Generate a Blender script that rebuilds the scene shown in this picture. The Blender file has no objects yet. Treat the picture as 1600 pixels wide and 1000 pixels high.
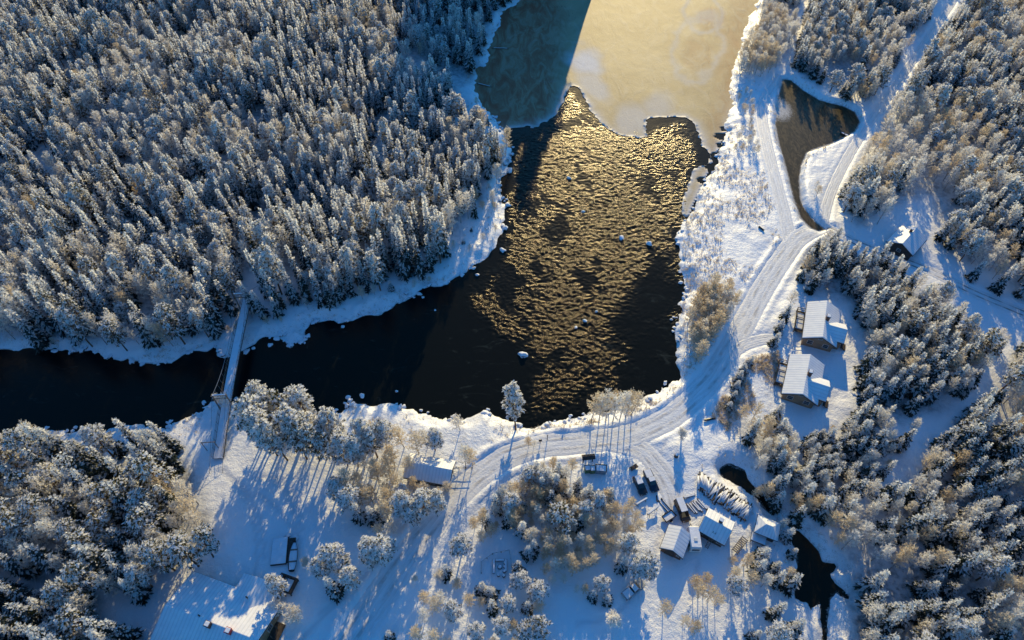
import bpy, math, random
import numpy as np
from mathutils import Vector, Matrix
random.seed(7)
RNG = np.random.default_rng(7)
PI = math.pi
SC = bpy.context.scene
COL = SC.collection

# ------------------------------------------------------------------ camera model
CAM_H, TILT, FPX = 120.0, math.radians(38.0), 1067.0
CT, ST = math.cos(TILT), math.sin(TILT)
WATER_Z = -0.9

def at(px, py, z=0.0):
    """world point at height z seen at photo pixel (px, py)"""
    u, v = (px - 800) / FPX, (500 - py) / FPX
    dx, dy, dz = u, v * CT + ST, v * ST - CT
    t = (z - CAM_H) / dz
    return np.array([dx * t, dy * t, z])

def to_px(x, y, z=0.0):
    zz = z - CAM_H
    cy = y * CT + zz * ST
    cz = y * ST - zz * CT
    return 800 + FPX * x / cz, 500 - FPX * cy / cz, FPX / cz

def wpoly(pts, z=0.0):
    return np.array([at(p[0], p[1], z)[:2] for p in pts])

# ------------------------------------------------------------------ noise
_lat = {}
def vnoise(x, y, scale, seed=0):
    if seed not in _lat:
        _lat[seed] = np.random.default_rng(1000 + seed).random((256, 256))
    L = _lat[seed]
    xs, ys = np.asarray(x) / scale + 97.3, np.asarray(y) / scale + 41.7
    xi, yi = np.floor(xs).astype(int), np.floor(ys).astype(int)
    fx, fy = xs - xi, ys - yi
    fx, fy = fx * fx * (3 - 2 * fx), fy * fy * (3 - 2 * fy)
    a, b = L[xi & 255, yi & 255], L[(xi + 1) & 255, yi & 255]
    c, d = L[xi & 255, (yi + 1) & 255], L[(xi + 1) & 255, (yi + 1) & 255]
    return (a * (1 - fx) + b * fx) * (1 - fy) + (c * (1 - fx) + d * fx) * fy

def fbm(x, y, scale, seed=0, o=3):
    s, a, t = 0, 1, 0
    for i in range(o):
        s = s + a * vnoise(x, y, scale / 2 ** i, seed + i); t += a; a *= .5
    return s / t

def sstep(a, b, x):
    t = np.clip((x - a) / (b - a), 0, 1)
    return t * t * (3 - 2 * t)

def seg_dist(P, poly, closed=True):
    P = np.asarray(P, dtype=np.float64); n = len(poly)
    best = np.full(len(P), 1e18)
    for i in range(n if closed else n - 1):
        a, b = poly[i], poly[(i + 1) % n]
        d = b - a; L2 = max(d @ d, 1e-9)
        t = np.clip(((P - a) @ d) / L2, 0, 1)
        q = P - a - t[:, None] * d
        best = np.minimum(best, (q * q).sum(1))
    return np.sqrt(best)

def inside(P, poly):
    P = np.asarray(P, dtype=np.float64)
    x, y = P[:, 0], P[:, 1]; r = np.zeros(len(P), bool); n = len(poly)
    for i in range(n):
        x1, y1 = poly[i]; x2, y2 = poly[(i + 1) % n]
        if y1 == y2: continue
        c = ((y1 > y) != (y2 > y)) & (x < (x2 - x1) * (y - y1) / (y2 - y1) + x1)
        r ^= c
    return r

def sdist(P, poly):
    d = seg_dist(P, poly)
    return np.where(inside(P, poly), -d, d)

# ------------------------------------------------------------------ outlines traced from the photograph
LEFT_SHORE = [(819,0),(787,19),(783,41),(769,59),(769,75),(759,100),(745,109),(742,134),(747,156),(762,175),(775,191),(786,208),(801,231),(797,250),
 (787,266),(787,284),(781,306),(790,322),(784,362),(781,378),(759,403),(728,428),(697,444),(662,453),(637,467),(606,484),(566,495),(531,505),
 (487,503),(475,516),(480,531),(453,536),(441,527),(409,527),(387,539),(375,547),(353,562),(337,559),(341,534),(325,550),(287,550),(269,569),
 (237,569),(181,559),(131,550),(62,547),(0,547),(-250,540)]
LOW_SHORE = [(-250,690),(0,686),(80,676),(150,680),(200,665),(260,668),(300,650),(312,637),(339,624),(384,622),(410,640),(440,650),(480,648),(494,646),
 (533,644),(549,624),(586,631),(608,624),(630,635),(655,644),(692,655),(732,656),(758,644),(776,655),(794,661),(822,666),(853,659),(873,657),
 (908,648),(913,646),(950,640),(988,625),(1006,624),(1023,615),(1041,600),(1063,589),(1056,547),(1053,503),(1062,475),(1069,450),(1064,406),
 (1056,372),(1062,347),(1081,328),(1087,303),(1103,278),(1122,253),(1125,237),(1133,219),(1134,194),(1141,156),(1142,116),(1150,87),(1159,59),
 (1166,28),(1187,0)]
LAKE = np.vstack([wpoly(LEFT_SHORE, WATER_Z), wpoly(LOW_SHORE, WATER_Z),
                  np.array([[97,262],[104,320],[110,420],[40,420],[34,330],[31,262],[24,255],[12,248]])])
POND_R = wpoly([(1222,123),(1237,125),(1256,141),(1281,156),(1319,166),(1337,175),(1345,191),(1337,206),(1319,216),(1300,225),(1272,234),(1262,239),
 (1253,259),(1250,281),(1252,312),(1257,324),(1272,344),(1292,359),(1280,363),(1266,357),(1250,341),(1238,309),(1228,266),(1216,225),(1210,194),
 (1212,175),(1215,150)], WATER_Z)
POND_B = wpoly([(1124,734),(1138,726),(1149,732),(1164,736),(1178,757),(1197,779),(1211,801),(1231,826),(1250,826),(1263,839),(1279,861),(1287,879),
 (1305,879),(1314,890),(1305,897),(1298,899),(1331,934),(1325,938),(1307,924),(1298,932),(1292,956),(1292,1000),(1290,1060),(1280,1060),(1286,1000),
 (1281,967),(1281,941),(1268,963),(1259,945),(1240,936),(1236,900),(1246,885),(1244,860),(1227,833),(1206,806),(1189,784),(1166,768),(1146,758),(1129,745)], WATER_Z)
WATERS = [(LAKE, 1.0), (POND_R, .35), (POND_B, .6)]

ROADS = {   # name -> (pixel centre line, width in metres, brownness)
 'main':   ([(520,1045),(545,1000),(600,920),(650,850),(700,790),(740,750),(790,715),(850,697),(920,690),(985,680),(1050,650),(1100,605),(1132,560),(1160,510),(1190,455),(1220,408),(1248,372),(1285,352)], 5.2, .45),
 'pond':   ([(1236,385),(1226,335),(1213,285),(1198,225),(1190,175),(1198,150),(1212,128),(1220,118)], 3.4, .15),
 'forest': ([(1530,-70),(1490,0),(1440,75),(1395,140),(1350,205),(1320,255),(1297,305),(1285,352)], 2.7, .2),
 'rutted': ([(1285,352),(1340,380),(1400,402),(1460,426),(1520,456),(1600,490),(1720,540)], 3.4, .9),
 'cabin':  ([(1140,565),(1150,547),(1180,533),(1212,530),(1240,538)], 3.0, .2),
 'yard':   ([(955,690),(1000,702),(1022,722),(1040,745),(1052,775),(1062,812)], 4.5, .45),
}
ROADW = {k: (wpoly(v[0]), v[1], v[2]) for k, v in ROADS.items()}
def smooth_line(P, step):
    """Catmull-Rom through P, resampled"""
    P = np.asarray(P); Q = np.vstack([2 * P[0] - P[1], P, 2 * P[-1] - P[-2]]); out = []
    for i in range(1, len(Q) - 2):
        n = max(2, int(np.linalg.norm(Q[i + 1] - Q[i]) / step))
        for t in np.arange(n) / n:
            out.append(.5 * (2 * Q[i] + (Q[i+1] - Q[i-1]) * t + (2*Q[i-1] - 5*Q[i] + 4*Q[i+1] - Q[i+2]) * t*t + (3*Q[i] - Q[i-1] - 3*Q[i+1] + Q[i+2]) * t**3))
    out.append(Q[-2]); return np.array(out)
for k in ROADW: ROADW[k] = (smooth_line(ROADW[k][0], 2.0),) + ROADW[k][1:]

TRACKS = [smooth_line(wpoly(t), 2.0) for t in [
 [(343,735),(368,758),(388,790),(400,830),(402,870),(396,915)], [(349,735),(376,758),(398,790),(411,830),(413,875)],
 [(405,745),(430,742),(452,760),(466,790),(472,830)], [(398,750),(425,747),(445,765),(458,795),(465,835)], [(400,770),(440,800),(470,850)],
 [(1230,380),(1180,350),(1140,335)], [(1215,395),(1190,370),(1150,350)], [(500,960),(560,905),(620,850)], [(470,1000),(540,930),(610,860)],
 [(960,735),(990,715),(1020,700)], [(950,745),(985,730),(1010,705)], [(1040,690),(1030,720),(1046,735),(1075,745)],
 [(1010,800),(1030,830),(1020,880)], [(1090,880),(1080,940)], [(900,975),(960,960),(1010,905)]]]

def field(P):
    """everything the ground needs at points P: dict of arrays"""
    P = np.asarray(P, dtype=np.float64); x, y = P[:, 0], P[:, 1]
    jag = (fbm(x, y, 5, 11) - .5) * 2.6 + (vnoise(x, y, 1.1, 15) - .5) * .9
    land = np.full(len(P), 1e9)
    for poly, k in WATERS:
        d = sdist(P, poly) + jag * k
        land = np.minimum(land, np.where(d > 0, d / k, d))
    rd = np.full(len(P), 1e9); bank = np.zeros(len(P))
    for n, (line, w, br) in ROADW.items():
        d = seg_dist(P, line, False) - w / 2
        bank = np.where(d < rd, {'main': 1.0, 'pond': .35, 'forest': .4, 'rutted': .35, 'cabin': .35, 'yard': .12}[n], bank); rd = np.minimum(rd, d)
    tr = np.full(len(P), 1e9)
    for t in TRACKS: tr = np.minimum(tr, seg_dist(P, t, False))
    return dict(land=land, road=rd, track=tr, bank=bank)

def height(P, F=None, fine=True):
    P = np.asarray(P, dtype=np.float64); x, y = P[:, 0], P[:, 1]
    F = F or field(P)
    land, rd, tr = F['land'], F['road'], F['track']
    z = np.where(land < 0, np.maximum(-2.6, WATER_Z + land * .55), WATER_Z + .9 * sstep(-.3, 3.2, land) + .05)
    free = sstep(.3, 4, rd) * sstep(0, 5, land)
    z = z + free * ((fbm(x, y, 30, 21) - .35) * 1.3)
    z = z + 2.2 * sstep(6, 75, land) * sstep(12, -8, x) * sstep(84, 100, y)
    z = z + 36 * sstep(250, 274, y) * sstep(35.5, 28.5, x) * sstep(-34, -12, x)  # unseen ridge, raised and steepened to cast its shadow edge on the ice
    if fine:
        f2 = sstep(.2, 1.6, rd) * sstep(-.5, .6, land)
        rough = 1 + 1.6 * sstep(9, 2, land)
        z = z + f2 * rough * ((fbm(x, y, 2.6, 31, 3) - .5) * .34)
        z = z + np.exp(-((rd - .7) / .5) ** 2) * .38 * F['bank'] * (.3 + 1.3 * fbm(x, y, 3, 41)) * sstep(-.5, 2, land)   # ploughed banks
        z = z - .10 * sstep(.5, .2, tr) * sstep(.5, 1.5, rd) + .07 * np.exp(-((tr - .7) / .25) ** 2) * sstep(.5, 1.5, rd)
        z = z - .14 * sstep(.35, -.2, rd)
    return z

# ------------------------------------------------------------------ materials
def new_mat(name):
    m = bpy.data.materials.new(name); m.use_nodes = True
    nt = m.node_tree
    for n in list(nt.nodes): nt.nodes.remove(n)
    out = nt.nodes.new('ShaderNodeOutputMaterial')
    return m, nt, out

class N:
    """small node-graph helper"""
    def __init__(s, nt): s.nt = nt
    def n(s, typ, ins=None, **kw):
        nd = s.nt.nodes.new('ShaderNode' + typ)
        for k, v in kw.items(): setattr(nd, k, v)
        for k, v in (ins or {}).items():
            sock = nd.inputs[k]
            if isinstance(v, bpy.types.NodeSocket): s.nt.links.new(v, sock)
            else: sock.default_value = v
        return nd
    def math(s, op, a, b=0.0, clamp=False):
        nd = s.n('Math', {0: a, 1: b}, operation=op); nd.use_clamp = clamp; return nd.outputs[0]
    def mix(s, f, a, b, blend='MIX'):
        nd = s.n('Mix', data_type='RGBA', blend_type=blend)
        for i, v in ((0, f), (6, a), (7, b)):
            if isinstance(v, bpy.types.NodeSocket): s.nt.links.new(v, nd.inputs[i])
            else: nd.inputs[i].default_value = v if not isinstance(v, tuple) or len(v) == 4 else (*v, 1)
        return nd.outputs[2]
    def noise(s, vec, scale, detail=3, rough=.55, dist=0):
        return s.n('TexNoise', {'Vector': vec, 'Scale': scale, 'Detail': detail, 'Roughness': rough, 'Distortion': dist}).outputs[0]
    def ramp(s, f, a, b, lo=0, hi=1):
        nd = s.n('MapRange', {0: f, 1: a, 2: b, 3: lo, 4: hi}); nd.interpolation_type = 'SMOOTHSTEP'; return nd.outputs[0]
    def obj(s): return s.n('TexCoord').outputs['Object']
    def world(s): return s.n('NewGeometry').outputs['Position']
    def attr(s, name): return s.n('Attribute', attribute_name=name).outputs['Fac']
    def bump(s, h, strength=.5, dist=.1):
        return s.n('Bump', {'Height': h, 'Strength': strength, 'Distance': dist}).outputs[0]
    def vmul(s, v, k):
        return s.n('VectorMath', {0: v, 1: k}, operation='MULTIPLY').outputs[0]
    def principled(s, out, **ins):
        ins = {k.replace('_', ' '): v for k, v in ins.items()}
        p = s.n('BsdfPrincipled', ins); s.nt.links.new(p.outputs[0], out.inputs[0]); return p

def c4(r, g, b): return (r, g, b, 1)

def simple(name, col, rough=.6, var=.25, scale=3.0, bump=0, metallic=0, spec=.4, stretch=None):
    m, nt, out = new_mat(name); g = N(nt)
    v = g.obj()
    if stretch: v = g.vmul(v, stretch)
    f = g.noise(v, scale, 4)
    a = tuple(c * (1 - var) for c in col); b = tuple(min(1, c * (1 + var)) for c in col)
    kw = dict(Base_Color=g.mix(g.ramp(f, .3, .7), c4(*a), c4(*b)), Roughness=rough, Metallic=metallic, Specular_IOR_Level=spec)
    if bump: kw['Normal'] = g.bump(g.noise(v, scale * 3, 3), .6, bump)
    g.principled(out, **kw); return m

M = {}
def ground_mat():
    m, nt, out = new_mat('snow_ground'); g = N(nt); p = g.world()
    big = g.noise(p, .06, 4); mid = g.noise(p, .9, 5, .6); fin = g.noise(p, 5.0, 4, .6)
    rough = g.attr('rough'); trk = g.attr('track')
    col = g.mix(g.ramp(big, .3, .7), c4(.87, .88, .90), c4(.93, .93, .93))
    spk = g.math('ADD', g.math('MULTIPLY', fin, .55), g.math('MULTIPLY', mid, .45))
    th = g.math('SUBTRACT', .74, g.math('MULTIPLY', rough, .23))
    f = g.math('MULTIPLY', g.math('SUBTRACT', spk, th), 9.0, True)
    col = g.mix(g.math('MULTIPLY', f, .65), col, c4(.36, .31, .26))
    col = g.mix(g.math('MULTIPLY', trk, .35), col, c4(.50, .50, .52))
    fo = g.attr('forest'); col = g.mix(g.math('MULTIPLY', fo, g.ramp(mid, .30, .62, 1.0, .55)), col, c4(.13, .125, .12))  # shade between the trees put into the floor colour, along with litter
    wet = g.attr('wet')
    col = g.mix(wet, col, c4(.03, .026, .022))
    h = g.math('ADD', g.math('MULTIPLY', mid, .7), g.math('MULTIPLY', fin, .25))
    g.principled(out, Base_Color=col, Roughness=.5, Specular_IOR_Level=1.0, Coat_Weight=.6, Coat_Roughness=.55, Normal=g.bump(h, .8, .42))
    return m

def road_mat():
    m, nt, out = new_mat('packed_snow_road'); g = N(nt)
    p = g.world(); uv = g.n('UVMap').outputs[0]
    sep = g.n('SeparateXYZ', {0: uv}); v = sep.outputs[1]
    wob = g.math('MULTIPLY', g.math('SUBTRACT', g.noise(g.vmul(uv, (.05, 0, 0)), 1.0, 2), .5), .22)
    d = g.math('ABSOLUTE', g.math('ADD', v, wob))
    rut = g.math('MULTIPLY', g.ramp(g.math('ABSOLUTE', g.math('SUBTRACT', d, .40)), .03, .20, 1, 0), g.ramp(g.noise(p, .25, 5, .7), .35, .6))
    br = g.attr('brown')
    streak = g.noise(g.vmul(uv, (.22, 6, 1)), 1.0, 6, .7, .6)
    col = g.mix(g.ramp(streak, .3, .7), c4(.70, .69, .68), c4(.90, .90, .91))
    f = g.math('MULTIPLY', g.math('MULTIPLY', rut, br), g.ramp(g.noise(p, .35, 4), .25, .6), True)
    col = g.mix(f, col, c4(.15, .11, .08))
    h = g.math('ADD', g.math('MULTIPLY', streak, .5), g.math('MULTIPLY', g.noise(p, 2.2, 5, .65), .9))
    h = g.math('SUBTRACT', h, g.math('MULTIPLY', rut, .35))
    g.principled(out, Base_Color=col, Roughness=.48, Specular_IOR_Level=.8, Normal=g.bump(h, .7, .14))
    return m

def water_mat(name, base, tint, rough, sc=3.0, st=.5, streaks=False):
    m, nt, out = new_mat(name); g = N(nt); p = g.world()
    col = base
    q = g.vmul(p, (1, 1.8, 1))
    h = g.noise(q, sc, 4, .6, .4)
    if streaks == 2:
        ed = g.attr('edge'); rd_ = g.noise(p, 1.6, 5, .7, 1.5)
        col = g.mix(g.math('MULTIPLY', g.math('SUBTRACT', g.math('ADD', ed, g.math('MULTIPLY', rd_, .9)), .85), 2.6, True), base, c4(.60, .60, .60))
    elif streaks:
        a = g.noise(g.vmul(p, (.5, .16, 1)), 2.0, 5, .7, 1.6)
        col = g.mix(g.ramp(a, .40, .66), base, c4(.115, .08, .04))
        foam = g.noise(g.vmul(p, (.25, .6, 1)), .8, 5, .65, 1.0)
        col = g.mix(g.ramp(foam, .66, .8, 0, .35), col, c4(.2, .15, .09))
        ed = g.attr('edge'); rd_ = g.noise(g.vmul(p, (1.2, .5, 1)), 2.4, 5, .7, 1.5)
        col = g.mix(g.math('MULTIPLY', g.math('SUBTRACT', g.math('ADD', ed, g.math('MULTIPLY', rd_, .9)), .75), 2.6, True), col, c4(.62, .60, .58))
    else:
        foam = g.noise(g.vmul(p, (.10, .22, 1)), 1.2, 6, .7, 1.4)
        col = g.mix(g.ramp(foam, .58, .80, 0, .22), base, c4(.16, .19, .17))
    amp = g.attr('rapid')
    strength = g.math('ADD', .06, g.math('MULTIPLY', amp, st))
    bmp = g.n('Bump', {'Height': h, 'Strength': strength, 'Distance': .22}).outputs[0]
    g.principled(out, Base_Color=col, Roughness=rough, IOR=1.33, Specular_IOR_Level=.5, Specular_Tint=tint, Normal=bmp)
    return m

def ice_mat():
    m, nt, out = new_mat('lake_ice'); g = N(nt); p = g.world()
    big = g.noise(p, .045, 5, .6, .8); fl = g.noise(g.vmul(p, (1, .35, 1)), .30, 6, .65, 1.2); fin = g.noise(p, 2.2, 5, .6)
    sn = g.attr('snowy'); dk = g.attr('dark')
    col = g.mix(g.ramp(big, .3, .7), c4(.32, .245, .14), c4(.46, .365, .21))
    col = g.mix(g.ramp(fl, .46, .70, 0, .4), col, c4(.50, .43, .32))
    col = g.mix(g.ramp(g.noise(g.vmul(p, (.8, .2, 1)), .8, 6, .7, 2.0), .60, .72, 0, .7), col, c4(.07, .06, .045))
    crk = g.n('TexVoronoi', {'Vector': g.n('VectorMath', {0: p, 1: g.n('VectorMath', {0: g.n('TexNoise', {'Vector': p, 'Scale': .12, 'Detail': 4}).outputs[1], 1: (9, 9, 0)}, operation='MULTIPLY').outputs[0]}, operation='ADD').outputs[0], 'Scale': .055}, feature='DISTANCE_TO_EDGE').outputs[0]
    col = g.mix(g.math('MULTIPLY', g.ramp(crk, .0, .035, 1, 0), g.ramp(big, .45, .65, 0, .2)), col, c4(.62, .58, .52))
    col = g.mix(g.math('MULTIPLY', dk, g.ramp(fl, .62, .34, .35, 1)), col, c4(.34, .105, .055))  # darker ice patches, and the shade painted on the left side
    col = g.mix(g.math('MULTIPLY', sn, g.ramp(fin, .15, .55, .45, 1)), col, c4(.82, .82, .83))
    h = g.math('ADD', g.math('MULTIPLY', fl, 1.0), g.math('MULTIPLY', fin, .5))
    ro = g.math('ADD', .60, g.math('MULTIPLY', sn, .15))
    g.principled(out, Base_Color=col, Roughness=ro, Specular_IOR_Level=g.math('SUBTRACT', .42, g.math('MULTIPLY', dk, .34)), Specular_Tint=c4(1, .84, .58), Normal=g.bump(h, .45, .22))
    return m

def leaf_mat(name, a, b, frost, trans=.35, fr_amt=.5, rough=.9):
    """foliage / frost: diffuse + translucent, tinted per tree"""
    m, nt, out = new_mat(name); g = N(nt); p = g.obj()
    oi = g.n('ObjectInfo').outputs['Random']
    col = g.mix(oi, c4(*a), c4(*b))
    f = g.noise(p, 2.2, 3, .6)
    if frost: col = g.mix(g.math('MULTIPLY', g.ramp(f, .42, .66), fr_amt), col, c4(*frost))
    d = g.n('BsdfDiffuse', {'Color': col}); t = g.n('BsdfTranslucent', {'Color': col})
    mx = g.n('MixShader', {0: trans, 1: d.outputs[0], 2: t.outputs[0]})
    nt.links.new(mx.outputs[0], out.inputs[0]); return m

def log_wall(name, col):
    m, nt, out = new_mat(name); g = N(nt); p = g.obj()
    sep = g.n('SeparateXYZ', {0: p})
    w = g.math('ABSOLUTE', g.math('SINE', g.math('MULTIPLY', sep.outputs[2], PI / .24)))
    n = g.noise(g.vmul(p, (1, 1, 6)), 1.2, 4)
    c = g.mix(g.ramp(n, .3, .7), c4(*[k * .7 for k in col]), c4(*[k * 1.2 for k in col]))
    c = g.mix(g.ramp(w, 0, .3, .7, 0), c, c4(.02, .015, .01))
    g.principled(out, Base_Color=c, Roughness=.75, Normal=g.bump(w, .8, .05)); return m

def roof_snow():
    m, nt, out = new_mat('roof_snow'); g = N(nt); p = g.obj()
    sep = g.n('SeparateXYZ', {0: p})
    rib = g.math('POWER', g.math('ABSOLUTE', g.math('SINE', g.math('MULTIPLY', sep.outputs[0], PI / .62))), 8.0)
    n = g.noise(p, .8, 5); f = g.noise(p, 6, 3)
    c = g.mix(g.ramp(n, .3, .7), c4(.78, .79, .82), c4(.88, .88, .88))
    c = g.mix(g.math('MULTIPLY', rib, .3), c, c4(.40, .42, .45))
    h = g.math('ADD', g.math('MULTIPLY', n, .8), g.math('MULTIPLY', f, .25))
    h = g.math('SUBTRACT', h, g.math('MULTIPLY', rib, .25))
    g.principled(out, Base_Color=c, Roughness=.5, Normal=g.bump(h, .6, .1)); return m

M['ground'] = ground_mat(); M['road'] = road_mat(); M['ice'] = ice_mat()
M['river'] = water_mat('river_water', c4(.006, .007, .008), c4(.74, .49, .22), .18, 7.5, .36)
M['pond'] = water_mat('pond_water', c4(.032, .023, .012), c4(1, .8, .5), .3, 3.0, .2, True)
M['stream'] = water_mat('stream_water', c4(.010, .008, .006), c4(1, .8, .5), .2, 3.0, .2, 2)
M['slush'] = simple('slush', (.72, .72, .74), .5, .15, 1.5, .06)
M['snow'] = simple('snow', (.82, .83, .86), .55, .05, 1.2, .06)
M['roof_snow'] = roof_snow()
M['needle'] = leaf_mat('spruce_needles', (.012, .022, .018), (.026, .036, .020), (.45, .47, .46), .22, .28)
M['pneedle'] = leaf_mat('pine_needles', (.060, .062, .022), (.105, .085, .026), (.52, .48, .34), .25, .30)
M['rime'] = leaf_mat('rime_frost', (.90, .89, .86), (.95, .94, .92), (.80, .76, .70), .68, .3)
M['tsnow'] = leaf_mat('branch_snow', (.88, .88, .90), (.94, .93, .92), None, .5)
M['frost'] = leaf_mat('frosted_twigs', (.88, .84, .78), (.95, .93, .90), (.74, .67, .58), .66, .25)
M['gold'] = leaf_mat('golden_frosted_twigs', (.74, .62, .46), (.90, .82, .69), (.60, .47, .33), .66, .3)
M['frost2'] = leaf_mat('frosted_grass', (.64, .54, .42), (.84, .77, .68), (.46, .38, .30), .5, .35)
M['bark'] = simple('dark_bark', (.10, .075, .06), .9, .4, 5, .03)
M['pbark'] = simple('pine_bark', (.17, .095, .055), .9, .4, 5, .03)
M['bbark'] = simple('birch_bark', (.36, .33, .31), .85, .5, 6, .02)
M['log'] = log_wall('brown_log_wall', (.34, .22, .13)); M['dlog'] = log_wall('dark_log_wall', (.09, .06, .045)); M['rlog'] = log_wall('red_brown_wall', (.16, .07, .045))
M['wood'] = simple('weathered_wood', (.20, .16, .125), .8, .3, 2, .02, stretch=(1, 6, 6))
M['dwood'] = simple('dark_wood', (.07, .052, .042), .8, .3, 3, .02)
M['lwood'] = simple('cut_log_wood', (.075, .066, .06), .8, .3, 4, .02)
M['roofdark'] = simple('dark_roof', (.05, .05, .055), .6, .2, 3)
M['brick'] = simple('chimney_brick', (.13, .065, .05), .85, .35, 6, .03)
M['red'] = simple('red_paint', (.45, .04, .03), .5, .15)
M['glass'] = simple('dark_glass', (.012, .015, .02), .08, .1, 1, spec=.8)
M['trim'] = simple('pale_trim', (.5, .48, .45), .6, .1)
M['black'] = simple('black_paint', (.012, .013, .016), .3, .2, 2, spec=.6)
M['green'] = simple('green_paint', (.10, .20, .08), .5, .2)
M['grey'] = simple('grey_paint', (.30, .33, .36), .5, .15)
M['navy'] = simple('dark_blue_paint', (.012, .02, .04), .3, .2, 2, spec=.6)
M['brown'] = simple('brown_paint', (.09, .055, .035), .4, .2, 2)
M['cream'] = simple('cream_panel', (.66, .66, .64), .4, .08)
M['rubber'] = simple('rubber', (.015, .015, .015), .85, .2)
M['steel'] = simple('galvanised_steel', (.32, .34, .36), .4, .15, 4, metallic=.6)
M['lamp'] = simple('headlight_glass', (.75, .75, .72), .15, .05)
M['tail'] = simple('red_lens', (.45, .02, .015), .25, .1)
M['stone'] = simple('grey_stone', (.13, .125, .12), .9, .35, 2.5, .08)
M['ash'] = simple('ash', (.03, .03, .03), .9, .3)

# ------------------------------------------------------------------ mesh builder
class MB:
    def __init__(s): s.v, s.f, s.m = [], [], []
    def add(s, vs, fs, mi=0):
        b = len(s.v); s.v.extend([tuple(p) for p in vs]); s.f.extend([tuple(b + i for i in f) for f in fs]); s.m.extend([mi] * len(fs)); return s
    def box(s, c, d, rz=0, mi=0, taper=1.0, ry=0):
        hx, hy, hz = d[0] / 2, d[1] / 2, d[2] / 2
        vs = [(x * hx * (taper if z > 0 else 1), y * hy * (taper if z > 0 else 1), z * hz) for z in (-1, 1) for x, y in ((-1, -1), (1, -1), (1, 1), (-1, 1))]
        R = Matrix.Rotation(rz, 3, 'Z') @ Matrix.Rotation(ry, 3, 'Y')
        vs = [R @ Vector(p) + Vector(c) for p in vs]
        return s.add(vs, [(3, 2, 1, 0), (4, 5, 6, 7), (0, 1, 5, 4), (1, 2, 6, 5), (2, 3, 7, 6), (3, 0, 4, 7)], mi)
    def tube(s, p0, p1, r0, r1=None, n=6, mi=0, caps=True):
        p0, p1 = Vector(p0), Vector(p1); r1 = r0 if r1 is None else r1
        d = (p1 - p0).normalized(); a = d.orthogonal().normalized(); b = d.cross(a); vs = []
        for p, r in ((p0, r0), (p1, r1)):
            for i in range(n):
                t = 2 * PI * i / n; vs.append(p + a * (math.cos(t) * r) + b * (math.sin(t) * r))
        fs = [(i, (i + 1) % n, n + (i + 1) % n, n + i) for i in range(n)]
        if caps: fs += [tuple(range(n))[::-1], tuple(range(n, 2 * n))]
        return s.add(vs, fs, mi)
    def path(s, pts, radii, n=6, mi=0):
        for i in range(len(pts) - 1): s.tube(pts[i], pts[i + 1], radii[i], radii[i + 1], n, mi)
        return s
    def prism(s, sec, axis0, axis1, mi=0):
        """section (y,z) list extruded along x from axis0 to axis1"""
        n = len(sec); vs = [(axis0, y, z) for y, z in sec] + [(axis1, y, z) for y, z in sec]
        fs = [(i, (i + 1) % n, n + (i + 1) % n, n + i) for i in range(n)] + [tuple(range(n))[::-1], tuple(range(n, 2 * n))]
        return s.add(vs, fs, mi)
    def mesh(s, name, mats, smooth=False):
        me = bpy.data.meshes.new(name); me.from_pydata(s.v, [], s.f)
        for m in mats: me.materials.append(m)
        if len(mats) > 1: me.polygons.foreach_set('material_index', np.array(s.m, dtype=np.int32))
        if smooth: me.polygons.foreach_set('use_smooth', np.ones(len(s.f), bool))
        me.update(); return me
    def build(s, name, mats, parent=None, smooth=False, bevel=0):
        if not isinstance(mats, (list, tuple)): mats = [mats]
        o = bpy.data.objects.new(name, s.mesh(name, mats, smooth)); COL.objects.link(o)
        if parent: o.parent = parent
        if bevel:
            b = o.modifiers.new('bevel', 'BEVEL'); b.width = bevel; b.segments = 2; b.limit_method = 'ANGLE'
        return o

def tag(o, label=None, cat=None, group=None, kind=None):
    for k, v in (('label', label), ('category', cat), ('group', group), ('kind', kind)):
        if v: o[k] = v
    return o

def empty(name, loc, rz, label, cat, group=None):
    o = bpy.data.objects.new(name, None); COL.objects.link(o); o.empty_display_size = .3
    o.location = loc; o.rotation_euler = (0, 0, rz); return tag(o, label, cat, group)

def gz(x, y): return float(height(np.array([[x, y]]))[0])
def ground_at(px, py):
    p = at(px, py, 0); return np.array([p[0], p[1], gz(p[0], p[1])])

def np_mesh(name, V, F, mats, mi=None, smooth=False):
    me = bpy.data.meshes.new(name); nv, nf = len(V), len(F); k = F.shape[1]
    me.vertices.add(nv); me.vertices.foreach_set('co', np.asarray(V, dtype=np.float32).ravel())
    me.loops.add(nf * k); me.loops.foreach_set('vertex_index', F.astype(np.int32).ravel())
    me.polygons.add(nf); me.polygons.foreach_set('loop_start', np.arange(0, nf * k, k, dtype=np.int32))
    for m in mats: me.materials.append(m)
    if mi is not None: me.polygons.foreach_set('material_index', np.asarray(mi, dtype=np.int32))
    me.polygons.foreach_set('use_smooth', np.full(nf, smooth, bool))
    me.update(calc_edges=True); me.validate(); return me

def fattr(me, name, arr):
    a = me.attributes.new(name, 'FLOAT', 'POINT'); a.data.foreach_set('value', np.asarray(arr, dtype=np.float32))

def lines(lo, hi, step, far_lo, far_hi):
    mid = np.arange(lo, hi + step / 2, step)
    def grow(start, end):
        o, s, x = [], step, start
        while x < end: s *= 1.35; x = min(x + s, end); o.append(x)
        return np.array(o)
    up = grow(mid[-1], far_hi); dn = -grow(-mid[0], -far_lo)[::-1]
    return np.concatenate([dn, mid, up])

def grid(xs, ys):
    X, Y = np.meshgrid(xs, ys); P = np.stack([X.ravel(), Y.ravel()], 1); nx, ny = len(xs), len(ys)
    i = np.arange(ny - 1)[:, None] * nx + np.arange(nx - 1)[None, :]; i = i.ravel()
    return P, np.stack([i, i + 1, i + nx + 1, i + nx], 1)

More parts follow.
